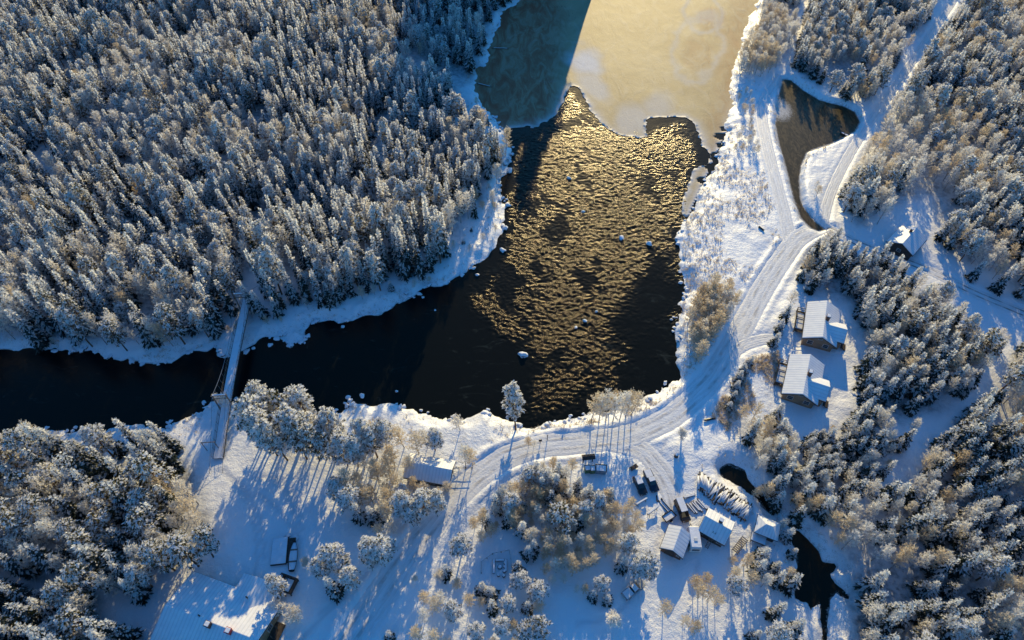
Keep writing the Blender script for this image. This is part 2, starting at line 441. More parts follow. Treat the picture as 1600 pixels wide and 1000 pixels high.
# ------------------------------------------------------------------ ground
P, F = grid(lines(-200, 200, .62, -3500, 3500), lines(16, 262, .62, -1500, 4000))
FD = field(P); Z = height(P, FD)
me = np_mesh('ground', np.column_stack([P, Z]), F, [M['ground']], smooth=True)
land = FD['land']
VEG = [wpoly(q) for q in ([(1065,400),(1075,330),(1130,240),(1150,235),(1195,245),(1215,300),(1225,370),(1190,420),(1150,470),(1120,540),(1065,590),(1060,470)],
        [(690,665),(790,665),(870,662),(960,652),(1060,600),(1080,600),(1040,640),(960,668),(860,682),(780,700),(720,740),(700,720)],
        [(1170,560),(1215,550),(1225,640),(1190,690),(1140,680),(1110,650),(1140,600)])]
vg = np.zeros(len(P))
WOODS = [wpoly(q) for q in ([(-260,-70),(600,-70),(830,-20),(770,20),(748,100),(728,150),(760,230),(755,310),(715,370),(640,420),(560,445),(500,465),(450,440),(405,410),(375,430),(345,505),(250,530),(60,525),(-260,520)],
   [(1190,15),(1162,100),(1222,106),(1240,60),(1250,-70)], [(1276,-70),(1240,108),(1330,160),(1378,130),(1480,-40)], [(1560,-70),(1412,140),(1312,300),(1340,350),(1385,318),(1445,312),(1482,402),(1610,470),(1900,560),(1900,-70)],
   [(1256,412),(1285,378),(1395,415),(1490,475),(1530,570),(1462,650),(1352,660),(1350,540),(1330,470),(1262,462)], [(1900,560),(1590,548),(1512,650),(1385,755),(1288,810),(1330,888),(1318,1090),(1900,1090)],
   [(1150,645),(1240,700),(1340,655),(1410,705),(1320,775),(1232,800),(1160,692)], [(-260,695),(270,690),(305,745),(338,850),(262,900),(150,915),(-260,915)], [(-260,915),(150,945),(228,1010),(200,1110),(-260,1110)])]
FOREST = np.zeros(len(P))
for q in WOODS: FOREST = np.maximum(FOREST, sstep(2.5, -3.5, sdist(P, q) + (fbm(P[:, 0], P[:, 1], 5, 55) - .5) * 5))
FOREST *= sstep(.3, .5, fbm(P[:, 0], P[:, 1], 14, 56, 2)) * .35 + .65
for q in VEG: vg = np.maximum(vg, sstep(3, -3, sdist(P, q)))
rough = np.maximum(sstep(8, 1, land) * 1.0, vg * .85) * (.45 + 1.1 * fbm(P[:, 0], P[:, 1], 6, 51)) * sstep(0, 1.5, FD['road'])
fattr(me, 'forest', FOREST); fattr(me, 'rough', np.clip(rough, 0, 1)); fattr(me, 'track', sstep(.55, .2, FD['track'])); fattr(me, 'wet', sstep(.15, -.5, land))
o = bpy.data.objects.new('ground', me); COL.objects.link(o); tag(o, kind='structure')

# ------------------------------------------------------------------ roads
for name, (line, w, br) in ROADW.items():
    line = smooth_line(line, .8) if len(line) < 400 else line
    T = np.gradient(line, axis=0); T /= np.linalg.norm(T, axis=1)[:, None] + 1e-9
    Nn = np.column_stack([-T[:, 1], T[:, 0]]); k = 13; vs, uv = [], []
    s = np.concatenate([[0], np.cumsum(np.linalg.norm(np.diff(line, axis=0), axis=1))])
    cols = np.linspace(-1, 1, k)
    ed = 1 + (fbm(line[:, 0], line[:, 1], 2.2, 61) - .5) * .22
    PP = (line[:, None, :] + Nn[:, None, :] * (cols[None, :, None] * (w / 2) * ed[:, None, None])).reshape(-1, 2)
    zz = height(PP, fine=False)
    off = {'main': .012, 'pond': .004, 'forest': .0, 'rutted': -.006, 'cabin': .006, 'yard': -.012}[name]
    ccol = np.tile(np.abs(cols), len(line))
    zz = zz - .03 + off - .06 * (ccol > .99) + (fbm(PP[:, 0], PP[:, 1], 1.2, 62) - .5) * .05 - .04 * np.exp(-((ccol - .42) / .15) ** 2) + (fbm(PP[:, 0], PP[:, 1], .5, 63, 2) - .5) * .05
    nl = len(line); i = (np.arange(nl - 1)[:, None] * k + np.arange(k - 1)[None, :]).ravel()
    FF = np.stack([i, i + k, i + k + 1, i + 1], 1)[:, ::-1]
    rm = np_mesh('road', np.column_stack([PP, zz]), FF, [M['road']], smooth=True)
    U = np.stack([np.repeat(s, k), np.tile(cols, nl)], 1)
    ul = rm.uv_layers.new(name='UVMap'); ul.data.foreach_set('uv', U[FF.ravel()].astype(np.float32).ravel())
    fattr(rm, 'brown', np.full(len(PP), br))
    ro = bpy.data.objects.new({'main': 'road', 'pond': 'pond_path', 'forest': 'forest_road', 'rutted': 'rutted_road', 'cabin': 'cabin_path', 'yard': 'yard_track'}[name], rm)
    COL.objects.link(ro); tag(ro, kind='structure')

# ------------------------------------------------------------------ river, ponds, ice
xs = np.concatenate([np.arange(-190, -26, 2.0), np.arange(-26, 62, .27), np.arange(62, 116, 2.0)])
ys = np.concatenate([np.arange(58, 186, .27), np.arange(186, 430, 6.0)])
P, F = grid(xs, ys)
RAP = wpoly([(796,212),(830,205),(890,140),(930,185),(1010,216),(1075,190),(1100,235),(1074,320),(1060,350),(1058,380),(1062,560),(1020,612),(930,642),(830,655),
             (818,560),(742,492),(737,450),(790,390),(790,300)], WATER_Z)
CALM = wpoly([(1040,385),(1066,395),(1066,500),(1052,600),(980,640),(980,545),(930,520),(990,440)], WATER_Z)
amp = sstep(2.5, -3, sdist(P, RAP) + (fbm(P[:, 0], P[:, 1], 7, 71) - .5) * 9) * (.22 + .80 * sstep(.34, .60, .55 * fbm(P[:, 0], P[:, 1] * .55, 7, 73) + .45 * fbm(P[:, 0], P[:, 1], 3.2, 72)))
amp *= 1 - .72 * sstep(4, -4, sdist(P, CALM) + (fbm(P[:, 0], P[:, 1], 6, 74) - .5) * 8)
up = to_px(P[:, 0], P[:, 1], WATER_Z)[1]
amp = np.clip(amp * (1 - .2 * sstep(470, 600, up)) * (.5 + .5 * sstep(170, 290, up)), 0, 1.2)
x, y = P[:, 0], P[:, 1]; wx = x + (fbm(x, y, 5, 75) - .5) * 3
w1 = 1 - 2 * np.abs(vnoise(wx, y * 2.1, .9, 76) - .5); w2 = 1 - 2 * np.abs(vnoise(wx + y * .3, y * 1.5 + wx * .3, .64, 77) - .5); w3 = vnoise(x, y * 1.3, .55, 78)
hgt = amp * ((w1 - .5) * .14 + (w2 - .5) * .22 + (w3 - .5) * .22) + (fbm(x, y, 4, 79) - .5) * .03
fade = sstep(0, 1, np.minimum(x + 26, 62 - x)) * sstep(186, 184, y)
me = np_mesh('water', np.column_stack([P, WATER_Z + hgt * fade]), F, [M['river']], smooth=True)
fattr(me, 'rapid', amp); o = bpy.data.objects.new('river_water', me); COL.objects.link(o); tag(o, kind='structure')
for nm, poly, mt in (('pond_water', POND_R, M['pond']), ('stream_water', POND_B, M['stream'])):
    lo, hi = poly.min(0) - 2, poly.max(0) + 2
    P, F = grid(np.arange(lo[0], hi[0], .6), np.arange(lo[1], hi[1], .6))
    me = np_mesh(nm, np.column_stack([P, np.full(len(P), WATER_Z + .02) + (fbm(P[:, 0], P[:, 1], 2.5, 80) - .5) * .02]), F, [mt], smooth=True)
    fattr(me, 'rapid', np.full(len(P), .1)); e_ = sstep(-1.0, .2, sdist(P, poly)) * (.75 if nm == 'pond_water' else .5)
    if nm == 'pond_water': e_ = np.maximum(e_, sstep(6.5, 1.5, np.hypot(P[:, 0] - at(1218, 165)[0], (P[:, 1] - at(1218, 165)[1]) * .6)) * .62)
    fattr(me, 'edge', e_); o = bpy.data.objects.new(nm, me); COL.objects.link(o); tag(o, kind='structure')

ICE_EDGE = smooth_line(wpoly([(772,205),(784,205),(825,197),(834,200),(866,181),(881,156),(891,137),(903,137),(912,153),(925,175),(944,197),(966,209),(1006,216),(1010,200),
    (1011,187),(1022,183),(1050,184),(1075,186),(1087,200),(1097,225),(1106,234),(1105,256),(1087,262),(1078,281),(1069,306),(1064,330),(1075,345)], WATER_Z), .6)
ICE_EDGE[:, 0] += (fbm(ICE_EDGE[:, 0], ICE_EDGE[:, 1], 1.3, 81, 4) - .5) * 1.9; ICE_EDGE[:, 1] += (fbm(ICE_EDGE[:, 0], ICE_EDGE[:, 1], 1.3, 85, 4) - .5) * 1.9
ICE = np.vstack([ICE_EDGE, [[60, 160], [110, 262], [116, 425], [28, 425], [28, 262], [0, 250], [-30, 240], [-30, 175]]])
P, F = grid(np.arange(-30, 116, .5), np.concatenate([np.arange(128, 250, .5), np.arange(250, 430, 3)]))
sd = sdist(P, ICE)
HOLES = [(at(px, py, WATER_Z)[:2], r) for px, py, r in ((1126,214,1.2),(1128,228,1.0),(1118,244,1.5),(1130,202,.8),(1110,262,1.0),(1096,283,.9))]
hole = np.full(len(P), 1e9)
for c, r in HOLES: hole = np.minimum(hole, np.linalg.norm(P - c, axis=1) / r + (fbm(P[:, 0], P[:, 1], .9, 83) - .5) * 1.6 - 1)
# snap vertices near the edge onto the outline so that the floe keeps a crisp, curved rim
keep = (sd < .36) & (hole > 0)
FI = F[keep[F].all(1)]
used = np.unique(FI); remap = -np.ones(len(P), int); remap[used] = np.arange(len(used))
PI_, FI = P[used].copy(), remap[FI]; SDI = sd[used]
band = np.where(np.abs(SDI) < .6)[0]
for j in band:
    d = ICE_EDGE - PI_[j]; q = np.argmin((d * d).sum(1))
    if (d[q] ** 2).sum() < .42: PI_[j] = ICE_EDGE[q]
ed = np.exp(-np.abs(SDI) / (.5 + 1.0 * fbm(P[used][:, 0], P[used][:, 1], 4, 87)))
Pp = np.array(to_px(PI_[:, 0], PI_[:, 1], WATER_Z)[:2])
def ell(cx, cy, rx, ry, rot=0):
    a, b = Pp[0] - cx, Pp[1] - cy; c, s = math.cos(rot), math.sin(rot)
    return np.hypot((a * c + b * s) / rx, (-a * s + b * c) / ry)
wb = (fbm(PI_[:, 0], PI_[:, 1], 6, 84) - .5) * .5
snowy = np.maximum.reduce([ed * .95, sstep(1.35, .35, ell(914, 96, 28, 24, .3) + wb * 1.5) * .85, .5 * sstep(1.1, .5, ell(925, 135, 40, 20, .6) + wb),
   .34 * np.exp(-((ell(1098, 20, 26, 34, -.5) - 1 + wb * 1.1) / .12) ** 2), .30 * np.exp(-((ell(1090, 75, 36, 52, .35) - 1 + wb * 1.2) / .13) ** 2),
   .45 * sstep(1.2, .5, ell(985, 190, 30, 30, 0) + wb), .4 * sstep(1.2, .3, ell(1030, 165, 30, 26) + wb)])
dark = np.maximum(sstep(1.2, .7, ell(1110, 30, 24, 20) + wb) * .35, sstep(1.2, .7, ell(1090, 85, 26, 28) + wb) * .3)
dark = np.maximum(dark, sstep(895, 850, Pp[0] + wb * 40) * .9)  # shade over the left side of the ice, painted into its colour
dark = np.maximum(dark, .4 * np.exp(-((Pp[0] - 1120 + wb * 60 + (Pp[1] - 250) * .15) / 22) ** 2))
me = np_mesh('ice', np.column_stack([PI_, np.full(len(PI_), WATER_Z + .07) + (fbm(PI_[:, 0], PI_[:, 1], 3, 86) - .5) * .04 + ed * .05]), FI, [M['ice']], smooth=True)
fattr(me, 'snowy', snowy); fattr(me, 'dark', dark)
o = bpy.data.objects.new('lake_ice', me); COL.objects.link(o); tag(o, kind='structure')
sd_mod = o.modifiers.new('thickness', 'SOLIDIFY'); sd_mod.thickness = .05; sd_mod.offset = -1

# ------------------------------------------------------------------ trees
def rhomb(mb, a, d, side, ln, w, sag, mi):
    """one needle spray: base a, direction d, half-width along side"""
    t = a + d * ln + Vector((0, 0, -sag)); m = a + d * (ln * .5) + Vector((0, 0, -sag * .25))
    mb.add([a, m + side * w, t, m - side * w], [(0, 1, 2, 3)], mi)

def spruce_mesh(seed, H=10.0, R=1.65, snow=.8, lod=1):
    r = random.Random(seed); tk, cr = MB(), MB()
    tk.path([(0, 0, -.4), (0.03, 0, H * .4), (0, 0.02, H * .97)], [.15, .10, .02], 6)
    z = .5; nw = 0
    while z < H * .985:
        f = 1 - z / H; L0 = R * 1.12 * (f ** 1.0) + .12; nb = 6 if f > .3 else 5; a0 = r.uniform(0, 6.28)
        for k in range(nb):
            if r.random() < .08: continue
            a = a0 + 2 * PI * (k + r.uniform(-.3, .3)) / nb; L = L0 * r.uniform(.62, 1.34)
            rise = -.30 + .55 * (1 - f) + r.uniform(-.12, .12)
            d = Vector((math.cos(a), math.sin(a), rise)).normalized(); s = Vector((-math.sin(a), math.cos(a), 0))
            base = Vector((0, 0, z + r.uniform(-.1, .1))); sag = .20 * L
            rhomb(cr, base, d, s, L, .10 + .10 * L, sag, 0)
            if r.random() < snow * (.25 + .85 * z / H): rhomb(cr, base + d * (.22 * L) + Vector((0, 0, .05)), d, s, L * .80, .10 + .12 * L, sag * .9, 1)
            nf = 2 if L > .7 else 1
            for q in range(nf):
                for sg in (-1, 1):
                    t = (.22 + .34 * q) * r.uniform(.8, 1.2); p = base + d * (L * t) + Vector((0, 0, -sag * t * t))
                    dd = (d * .75 + s * (sg * .8) + Vector((0, 0, -.12))).normalized(); ss = dd.cross(Vector((0, 0, 1))).normalized()
                    l = L * (.52 - .2 * q) * r.uniform(.8, 1.2)
                    rhomb(cr, p, dd, ss, l, .09 + .06 * L, l * .22, 0)
                    if r.random() < snow * (.18 + .85 * z / H): rhomb(cr, p + Vector((0, 0, .05)) + dd * (.1 * l), dd, ss, l * .95, .07 + .07 * L, l * .2, 1)
            if L > .8:   # hanging twigs under the branch give the dark depth
                p = base + d * (L * .55) + Vector((0, 0, -sag * .3))
                cr.add([p - d * (.35 * L), p + d * (.3 * L), p + d * (.1 * L) + Vector((0, 0, -.34))], [(0, 1, 2)], 0)
        z += (.34 + .20 * f) * (H / 10); nw += 1
    cr.tube((0, 0, H * .93), (0, 0, H + .25), .05, .01, 4, 0)
    for i in range(int(150 * snow)):   # rime on the outer twigs, thicker towards the top
        zf = .25 + .77 * r.random() ** .42; a = r.uniform(0, 6.28); q = (R * 1.12 * max(0, 1 - zf) + .10) * r.uniform(.65, 1.06)
        u = Vector((math.cos(a) + r.gauss(0, .5), math.sin(a) + r.gauss(0, .5), r.gauss(.1, .5))).normalized(); s = Matrix.Rotation(r.uniform(0, 6.28), 3, u) @ u.orthogonal().normalized()
        rhomb(cr, Vector((q * math.cos(a), q * math.sin(a), zf * H - .12 * q)), u, s, r.uniform(.3, .58) * (.7 + .5 * zf), r.uniform(.07, .14) * (.7 + .6 * zf), .04, 2)
    return tk.mesh('spruce_trunk', [M['bark']]), cr.mesh('spruce_crown', [M['needle'], M['tsnow'], M['rime']])

def pine_mesh(seed, H=12.0, R=2.0, sn=1.0):
    r = random.Random(seed); tk, cr = MB(), MB()
    bx, by = r.uniform(-.4, .4), r.uniform(-.4, .4)
    tk.path([(0, 0, -.4), (bx * .4, by * .4, H * .45), (bx, by, H * .93)], [.19, .14, .04], 7)
    n = 72
    for i in range(n):
        zf = .30 + .68 * (i + r.random()) / n; prof = math.sin(PI * min(1, max(.02, (zf - .24) / .80)) ** .75) ** .7
        a = i * 2.4 + r.uniform(-.5, .5); rad = R * prof * r.uniform(.25, 1.05)
        c = Vector((bx * zf + rad * math.cos(a), by * zf + rad * math.sin(a), zf * H + rad * .12))
        st = Vector((bx * zf, by * zf, zf * H - .5 - .2 * rad))
        tk.tube(st, c, .045, .02, 4, 0, False)
        cs = r.uniform(.42, .72)
        for k in range(15):
            u = Vector((r.gauss(0, 1), r.gauss(0, 1), r.gauss(.25, .7))).normalized(); s = u.orthogonal().normalized(); s = Matrix.Rotation(r.uniform(0, 6.28), 3, u) @ s
            rhomb(cr, c + u * .05, u, s, cs * r.uniform(.7, 1.2), .10, .03, 0)
        for k in range(int((5 + 10 * zf) * sn)):
            aa = r.uniform(0, 6.28); q = cs * math.sqrt(r.random()) * .8; e = c + Vector((q * math.cos(aa), q * math.sin(aa), cs * .42 - q * .35 + r.uniform(-.05, .08)))
            ab = a + r.gauss(0, .7); u = Vector((math.cos(ab), math.sin(ab), r.uniform(-.6, .05))).normalized(); s = u.cross(Vector((0, 0, 1))).normalized()
            rhomb(cr, e - u * .25, u, s, r.uniform(.5, .95), r.uniform(.12, .2), .14, 1)
        for k in range(int((1 + 15 * zf * zf) * sn)):
            u = Vector((r.gauss(0, 1), r.gauss(0, 1), r.gauss(.4, .6))).normalized(); s = Matrix.Rotation(r.uniform(0, 6.28), 3, u) @ u.orthogonal().normalized()
            rhomb(cr, c + u * (cs * .7), u, s, r.uniform(.26, .5), r.uniform(.08, .15), .03, 2)
    return tk.mesh('pine_trunk', [M['pbark']]), cr.mesh('pine_crown', [M['pneedle'], M['tsnow'], M['rime']])

def birch_mesh(seed, H=8.0, R=1.7, bushy=False, mat='frost'):
    r = random.Random(seed); tk, cr = MB(), MB()
    stems = 1 if not bushy else 4
    nl = 26 if not bushy else 8
    for s_ in range(stems):
        la = r.uniform(0, 6.28); ln = .0 if stems == 1 else r.uniform(.1, .35)
        top = Vector((math.cos(la) * ln * H * .6 + r.uniform(-.3, .3), math.sin(la) * ln * H * .6 + r.uniform(-.3, .3), H * .94))
        tk.path([(0, 0, -.3), top * .5 + Vector((r.uniform(-.15, .15), 0, 0)), top], [.10, .06, .015], 5)
        for i in range(nl):
            t = .24 + .74 * (i + r.random()) / nl; p = top * t; a = i * 2.4 + r.uniform(-.4, .4)
            up = .75 + .9 * t
            d = Vector((math.cos(a), math.sin(a), up)).normalized(); prof = math.sin(PI * min(1, .12 + t * .86)) ** .6
            L = R * (1.25 if not bushy else 1.0) * prof * r.uniform(.7, 1.15) + .3
            tk.tube(p, p + d * L * .95, .034, .010, 3, 0, False); cr.tube(p + Vector((0, 0, .03)), p + d * L + Vector((0, 0, .03)), .03, .012, 3, 0, False)
            for k in range(15):
                q = .18 + .82 * (k + r.random()) / 15; b = p + d * (L * q)
                u = (d * .8 + Vector((r.gauss(0, .75), r.gauss(0, .75), r.gauss(.1, .55)))).normalized(); s = u.orthogonal().normalized(); s = Matrix.Rotation(r.uniform(0, 6.28), 3, u) @ s
                l = r.uniform(.35, .75) * (1.1 - .4 * q)
                rhomb(cr, b, u, s, l, .06, .05, 0)
                for m_ in range(2):
                    u2 = (u + Vector((r.gauss(0, .6), r.gauss(0, .6), r.gauss(0, .5)))).normalized(); s2 = u2.orthogonal().normalized()
                    rhomb(cr, b + u * (l * r.uniform(.3, .8)), u2, s2, l * .6, .05, .04, 0)
    return tk.mesh('birch_trunk', [M['bbark']]), cr.mesh('birch_crown', [M[mat]])

PROTO = {'spruce': [(spruce_mesh(10 + i, 10, R, sn), 10.0) for i, (R, sn) in enumerate(((1.6, .80), (1.85, .9), (2.1, .95), (1.4, .85), (1.75, 1.0), (1.9, .42), (2.1, .5)))],
         'pine': [(pine_mesh(30 + i, 12, R, q), 12.0) for i, (R, q) in enumerate(((2.1, 1), (2.5, 1), (2.3, 1), (2.8, 1), (2.5, .5), (2.8, .4)))],
         'birch': [(birch_mesh(50 + i, 8, R), 8.0) for i, R in enumerate((1.25, 1.55, 1.8, 1.4))] + [(birch_mesh(60 + i, 8, R, False, 'gold'), 8.0) for i, R in enumerate((1.5, 1.9, 1.7))],
         'shrub': [(birch_mesh(70 + i, 3.0, 1.0, True), 3.0) for i in range(3)]}

BUILDING_CLEAR = [(at(px, py)[:2], r) for px, py, r in ((340,960,11),(398,930,5),(1286,505,7.5),(1262,592,7.5),(1308,540,4),(1290,625,4.5),(1422,378,6.8),(1440,345,6.5),(1400,400,4),(672,738,6),(1056,846,5),(1120,826,6),(1192,832,4.5),
    (1083,843,2.5),(1066,796,3),(1000,755,3.5),(1017,750,3.5),(1130,778,5),(1105,760,4),(1160,800,4),(990,912,3.5),(782,880,5),(922,737,4.2),(938,738,4.2),(1413,402,6.5),(1443,322,6.5),(1150,855,3),(445,862,5),(918,716,3),(1325,207,2.5))]
# zones: outline of the tree feet (px), spacing m, mix (spruce, pine, birch), heights, where-words
ZONES = [
 ([(-260,-70),(600,-70),(840,-20),(790,5),(765,35),(757,70),(742,100),(728,120),(722,150),(735,185),(752,210),(772,230),(780,255),(770,275),(752,310),(745,345),(715,375),(690,418),(650,440),(600,458),(560,462),
   (540,480),(500,484),(470,470),(455,492),(425,490),(418,450),(402,420),(380,430),(372,480),(350,520),(300,538),(200,548),(120,540),(60,538),(0,538),(-260,535)], 2.7, (.60,.22,.18), (6.5,11), 'in the dense forest across the river'),
 ([(1190,15),(1165,80),(1152,112),(1158,122),(1196,122),(1222,106),(1240,60),(1250,0),(1256,-70),(1215,-60)], 1.8, (.12,.03,.85), (4.5,7.5), 'on the strip between the lake and the snowy path'),
 ([(1276,-70),(1268,0),(1248,60),(1240,108),(1266,130),(1300,152),(1330,166),(1352,172),(1378,130),(1420,75),(1460,10),(1480,-40)], 2.1, (.36,.10,.54), (5.5,9), 'above the brown pond beside the forest road'),
 ([(1560,-70),(1510,0),(1462,70),(1412,140),(1368,205),(1340,255),(1312,300),(1302,330),(1330,352),(1358,366),(1378,350),(1385,318),(1440,316),(1462,352),(1466,392),(1525,446),(1610,475),(1900,560),(1900,-70)], 2.7, (.36,.14,.50), (6,10), 'in the thick wood right of the forest road'),
 ([(1247,440),(1256,412),(1285,380),(1330,402),(1385,432),(1440,462),(1488,500),(1528,540),(1535,575),(1505,615),(1462,650),(1425,690),(1390,672),(1352,660),(1340,620),(1345,580),(1350,540),(1335,505),(1330,470),(1300,452),(1262,462)], 2.1, (.55,.04,.41), (5,8.5), 'between the cabins and the rutted road'),
 ([(1900,560),(1590,548),(1562,600),(1512,650),(1462,695),(1420,735),(1385,755),(1340,765),(1300,788),(1276,806),(1288,838),(1304,866),(1335,890),(1352,925),(1325,950),(1318,1090),(1900,1090)], 2.35, (.45,.05,.50), (6.5,10), 'in the dark wood at the lower corner'),
 ([(1150,645),(1180,650),(1212,672),(1240,700),(1300,672),(1340,655),(1410,705),(1375,752),(1320,775),(1285,800),(1262,815),(1232,800),(1212,775),(1192,745),(1185,718),(1160,692)], 2.0, (.36,.03,.61), (5,8.5), 'below the log cabins beside the dark stream'),
 ([(-260,695),(40,700),(120,706),(200,695),(262,690),(292,700),(304,745),(322,790),(332,850),(318,905),(262,908),(225,925),(190,935),(150,920),(110,900),(60,905),(-260,920)], 2.9, (.42,.17,.41), (9,13.5), 'in the grove left of the footbridge'),
 ([(-260,915),(80,915),(150,945),(205,975),(228,1010),(235,1050),(200,1110),(-260,1110)], 2.7, (.62,.22,.16), (8,12.5), 'in the shaded corner left of the big house'),
 ([(745,830),(775,785),(800,758),(845,742),(905,748),(955,762),(985,800),(1000,845),(965,870),(925,885),(880,905),(850,890),(822,850),(790,845)], 1.65, (.04,.04,.92), (4.2,7), 'in the frosted thicket above the yard'),
 ([(530,790),(545,745),(580,722),(625,722),(648,760),(690,775),(700,790),(672,830),(630,845),(590,840),(560,815)], 2.3, (.08,.30,.62), (6.5,10), 'in the copse beside the white roofed shed'),
 ([(1088,455),(1118,450),(1148,478),(1142,505),(1118,520),(1112,560),(1090,585),(1078,560),(1074,510)], 1.35, (.03,.04,.93), (5,7.5), 'on the river bank beside the road'),
 ([(1145,240),(1160,190),(1150,140),(1195,150),(1180,190),(1200,235),(1180,248)], 2.4, (.05,.0,.95), (2.2,4), 'on the bank below the lake'),
 ([(1262,300),(1270,270),(1290,262),(1300,275),(1285,305),(1270,318)], 1.9, (.05,.0,.95), (2.5,4), 'on the snow beside the pond outlet'),
 ([(1110,885),(1150,870),(1210,850),(1246,840),(1250,860),(1236,900),(1228,925),(1190,930),(1150,945),(1130,920)], 2.5, (.5,.15,.35), (4.5,7), 'behind the sheds by the dark pond'),
 ([(1110,980),(1170,960),(1226,950),(1262,975),(1268,1010),(1262,1080),(1080,1090),(1120,1010)], 3.3, (.5,.1,.4), (4.5,7.5), 'at the foot of the slope left of the dark pond'),
]
# trees that stand alone or in loose groups: foot (px), kind, height, words that single the tree out
SOLO = [
 (806,669,'leaner',12.5,'tall snow laden pine leaning out over the water beside the road',None),
 (719,672,'birch',5.5,'small golden lit tree alone on the shore above the white roofed shed',None),
 (680,703,'pine',7.5,'rounded snowy pine between the shore and the white roofed shed',None),
 (728,732,'birch',8.5,'tall thin birch by the road just right of the white roofed shed',None),(739,728,'birch',7.5,'slender birch at the roadside right of the shed, behind the tall one',None),
 (447,932,'pine',8.5,'bushy snow capped pine beside the dark porch of the big house',None),(466,968,'shrub',4.0,'brown bare bush between the big house and the driveway',None),(440,962,'shrub',3.6,'low bare bush close against the gable of the big house',None),
 (1206,541,'spruce',5,'narrow spruce beside the path to the upper cabin',None),(610,998,'spruce',3.6,'tiny dark spruce at the lower edge beside the road',None),
 (1232,480,'birch',5,'frosted tree by the deck of the upper cabin',None),(1224,500,'spruce',5,'yellow lit spruce by the deck of the upper cabin',None),(1216,518,'spruce',4,'small spruce left of the upper cabin deck',None),
 (1064,688,'shrub',3,'round frosted bush on the snow beside the yard entrance',None),
 (826,697,'birch',3.2,'small sapling beside the roadside mailbox',None),(834,699,'birch',2.6,'smallest sapling beside the roadside mailbox',None),
 (722,862,'pine',6.5,'snow heavy pine standing alone beside the road bend',None),(697,900,'spruce',5.5,'snowy conifer by the path to the bench ring',None),(684,904,'shrub',2.5,'small bush left of the snowy conifer by the bench ring',None),(649,907,'shrub',1.6,'knee high bush alone on the verge of the road',None),
 (958,972,'shrub',4,'bare brown bush alone on the open snow below the pickup',None),(1035,958,'birch',5,'pale frosted tree on the striped sunlit snow',None),
 (360,640,'birch',6,'bare frosted birch beside the south end of the footbridge',None),(347,634,'birch',5,'golden twiggy birch left of the footbridge deck',None),
 (414,497,'spruce',9,'dark spruce beside the north tower of the footbridge',None),(436,496,'spruce',7,'second spruce right of the north tower of the footbridge',None),(400,488,'spruce',10.5,'tallest spruce overhanging the north end of the footbridge',None),
 (518,480,'spruce',8,'thick snow laden spruce alone at the edge of the far bank',None),(503,470,'spruce',9.5,'snowy spruce close behind the one at the edge of the far bank',None),(548,455,'shrub',3,'grey bush on the far bank near the water',None),
 (783,262,'birch',8,'golden birch at the point of the far bank',None),(776,285,'birch',7,'frosted birch just below the point of the far bank',None),(790,244,'birch',9,'tall pale birch at the tip of the far bank',None),(770,322,'birch',5,'small frosted birch on the far shore',None),
 (1208,660,'spruce',6,'dark narrow spruce at the corner of the wood below the lower cabin',None),(1066,975,'birch',4,'round frosted tree near the lower edge by the striped snow',None),(1079,988,'birch',4.5,'double crowned frosted tree near the lower edge',None),
 (975,865,'pine',7.5,'large gold topped pine overhanging the yard',None),(990,902,'pine',8,'broad pine just above the snow covered pickup',None),(1002,892,'pine',7,'pine at the edge of the yard, right of the broad one',None),(968,890,'spruce',5.5,'dark spruce tucked below the large gold topped pine',None),
 (480,885,'shrub',2.2,'dark low bush by the driveway turn',None),
]
def many(lst, label, group):
    for e in lst: SOLO.append((*e, label, group))
many([(434,712,'pine',16.5),(480,718,'pine',15),(470,705,'pine',15.5),(416,688,'pine',12.5),(440,667,'pine',13.5),(482,668,'pine',13.5),(516,706,'pine',11),(544,728,'pine',11),(578,706,'pine',11.5),(605,700,'pine',10)],
     'snow capped pine on the near river bank right of the footbridge', 'pines on the near river bank')
many([(530,892,'pine',9.5),(582,890,'pine',11),(602,884,'pine',10.5),(528,928,'spruce',8.5),(556,918,'pine',8.5),(512,900,'pine',8.5)], 'dark snowy conifer in the clump beside the driveway', 'conifers beside the driveway')
many([(924,656,'birch',9),(936,658,'birch',10),(947,656,'birch',10.5),(957,660,'birch',10),(968,657,'birch',10.5),(977,652,'birch',9.5),(986,649,'birch',9),(951,649,'birch',9)], 'golden birch in the clump between the river and the road', 'birches between the river and the road')
many([(1168,572,'spruce',3.6),(1160,584,'spruce',3.2),(1153,597,'spruce',3.8),(1148,611,'spruce',3.4),(1143,626,'spruce',3.2),(1137,640,'spruce',2.6)], 'little spruce in the row along the ditch beside the road', 'young spruces along the ditch')
many([(455,690,'birch',7),(425,690,'birch',6),(500,690,'birch',7),(530,705,'birch',6.5),(560,715,'birch',7),(590,690,'birch',7.5),(495,680,'birch',5),(465,660,'birch',6)], 'frosted birch under the pines on the near river bank', 'birches under the near bank pines')
many([(1192,772,'birch',6),(1202,768,'spruce',6.5),(1180,735,'birch',6),(1212,790,'spruce',6),(1240,815,'spruce',7),(1178,775,'birch',4.5),(1216,826,'birch',4.5),(1224,842,'spruce',5.5)], 'snowy tree crowding the narrow dark stream below the log pile', 'trees along the narrow stream')
many([(420,700,'pine',16.5),(450,720,'pine',16),(500,720,'pine',13),(525,722,'pine',11),(560,730,'pine',11),(495,700,'pine',12.5),(530,695,'pine',12),(590,715,'pine',10.5),(455,675,'pine',13.5),(425,660,'pine',13)], 'snow capped pine on the near river bank right of the footbridge', 'pines on the near river bank')
many([(240,918,'pine',10),(275,893,'pine',11.5),(312,886,'pine',11.5),(335,872,'pine',10.5),(225,935,'spruce',10)], 'snowy pine just behind the big white roofed house', 'pines behind the big house')
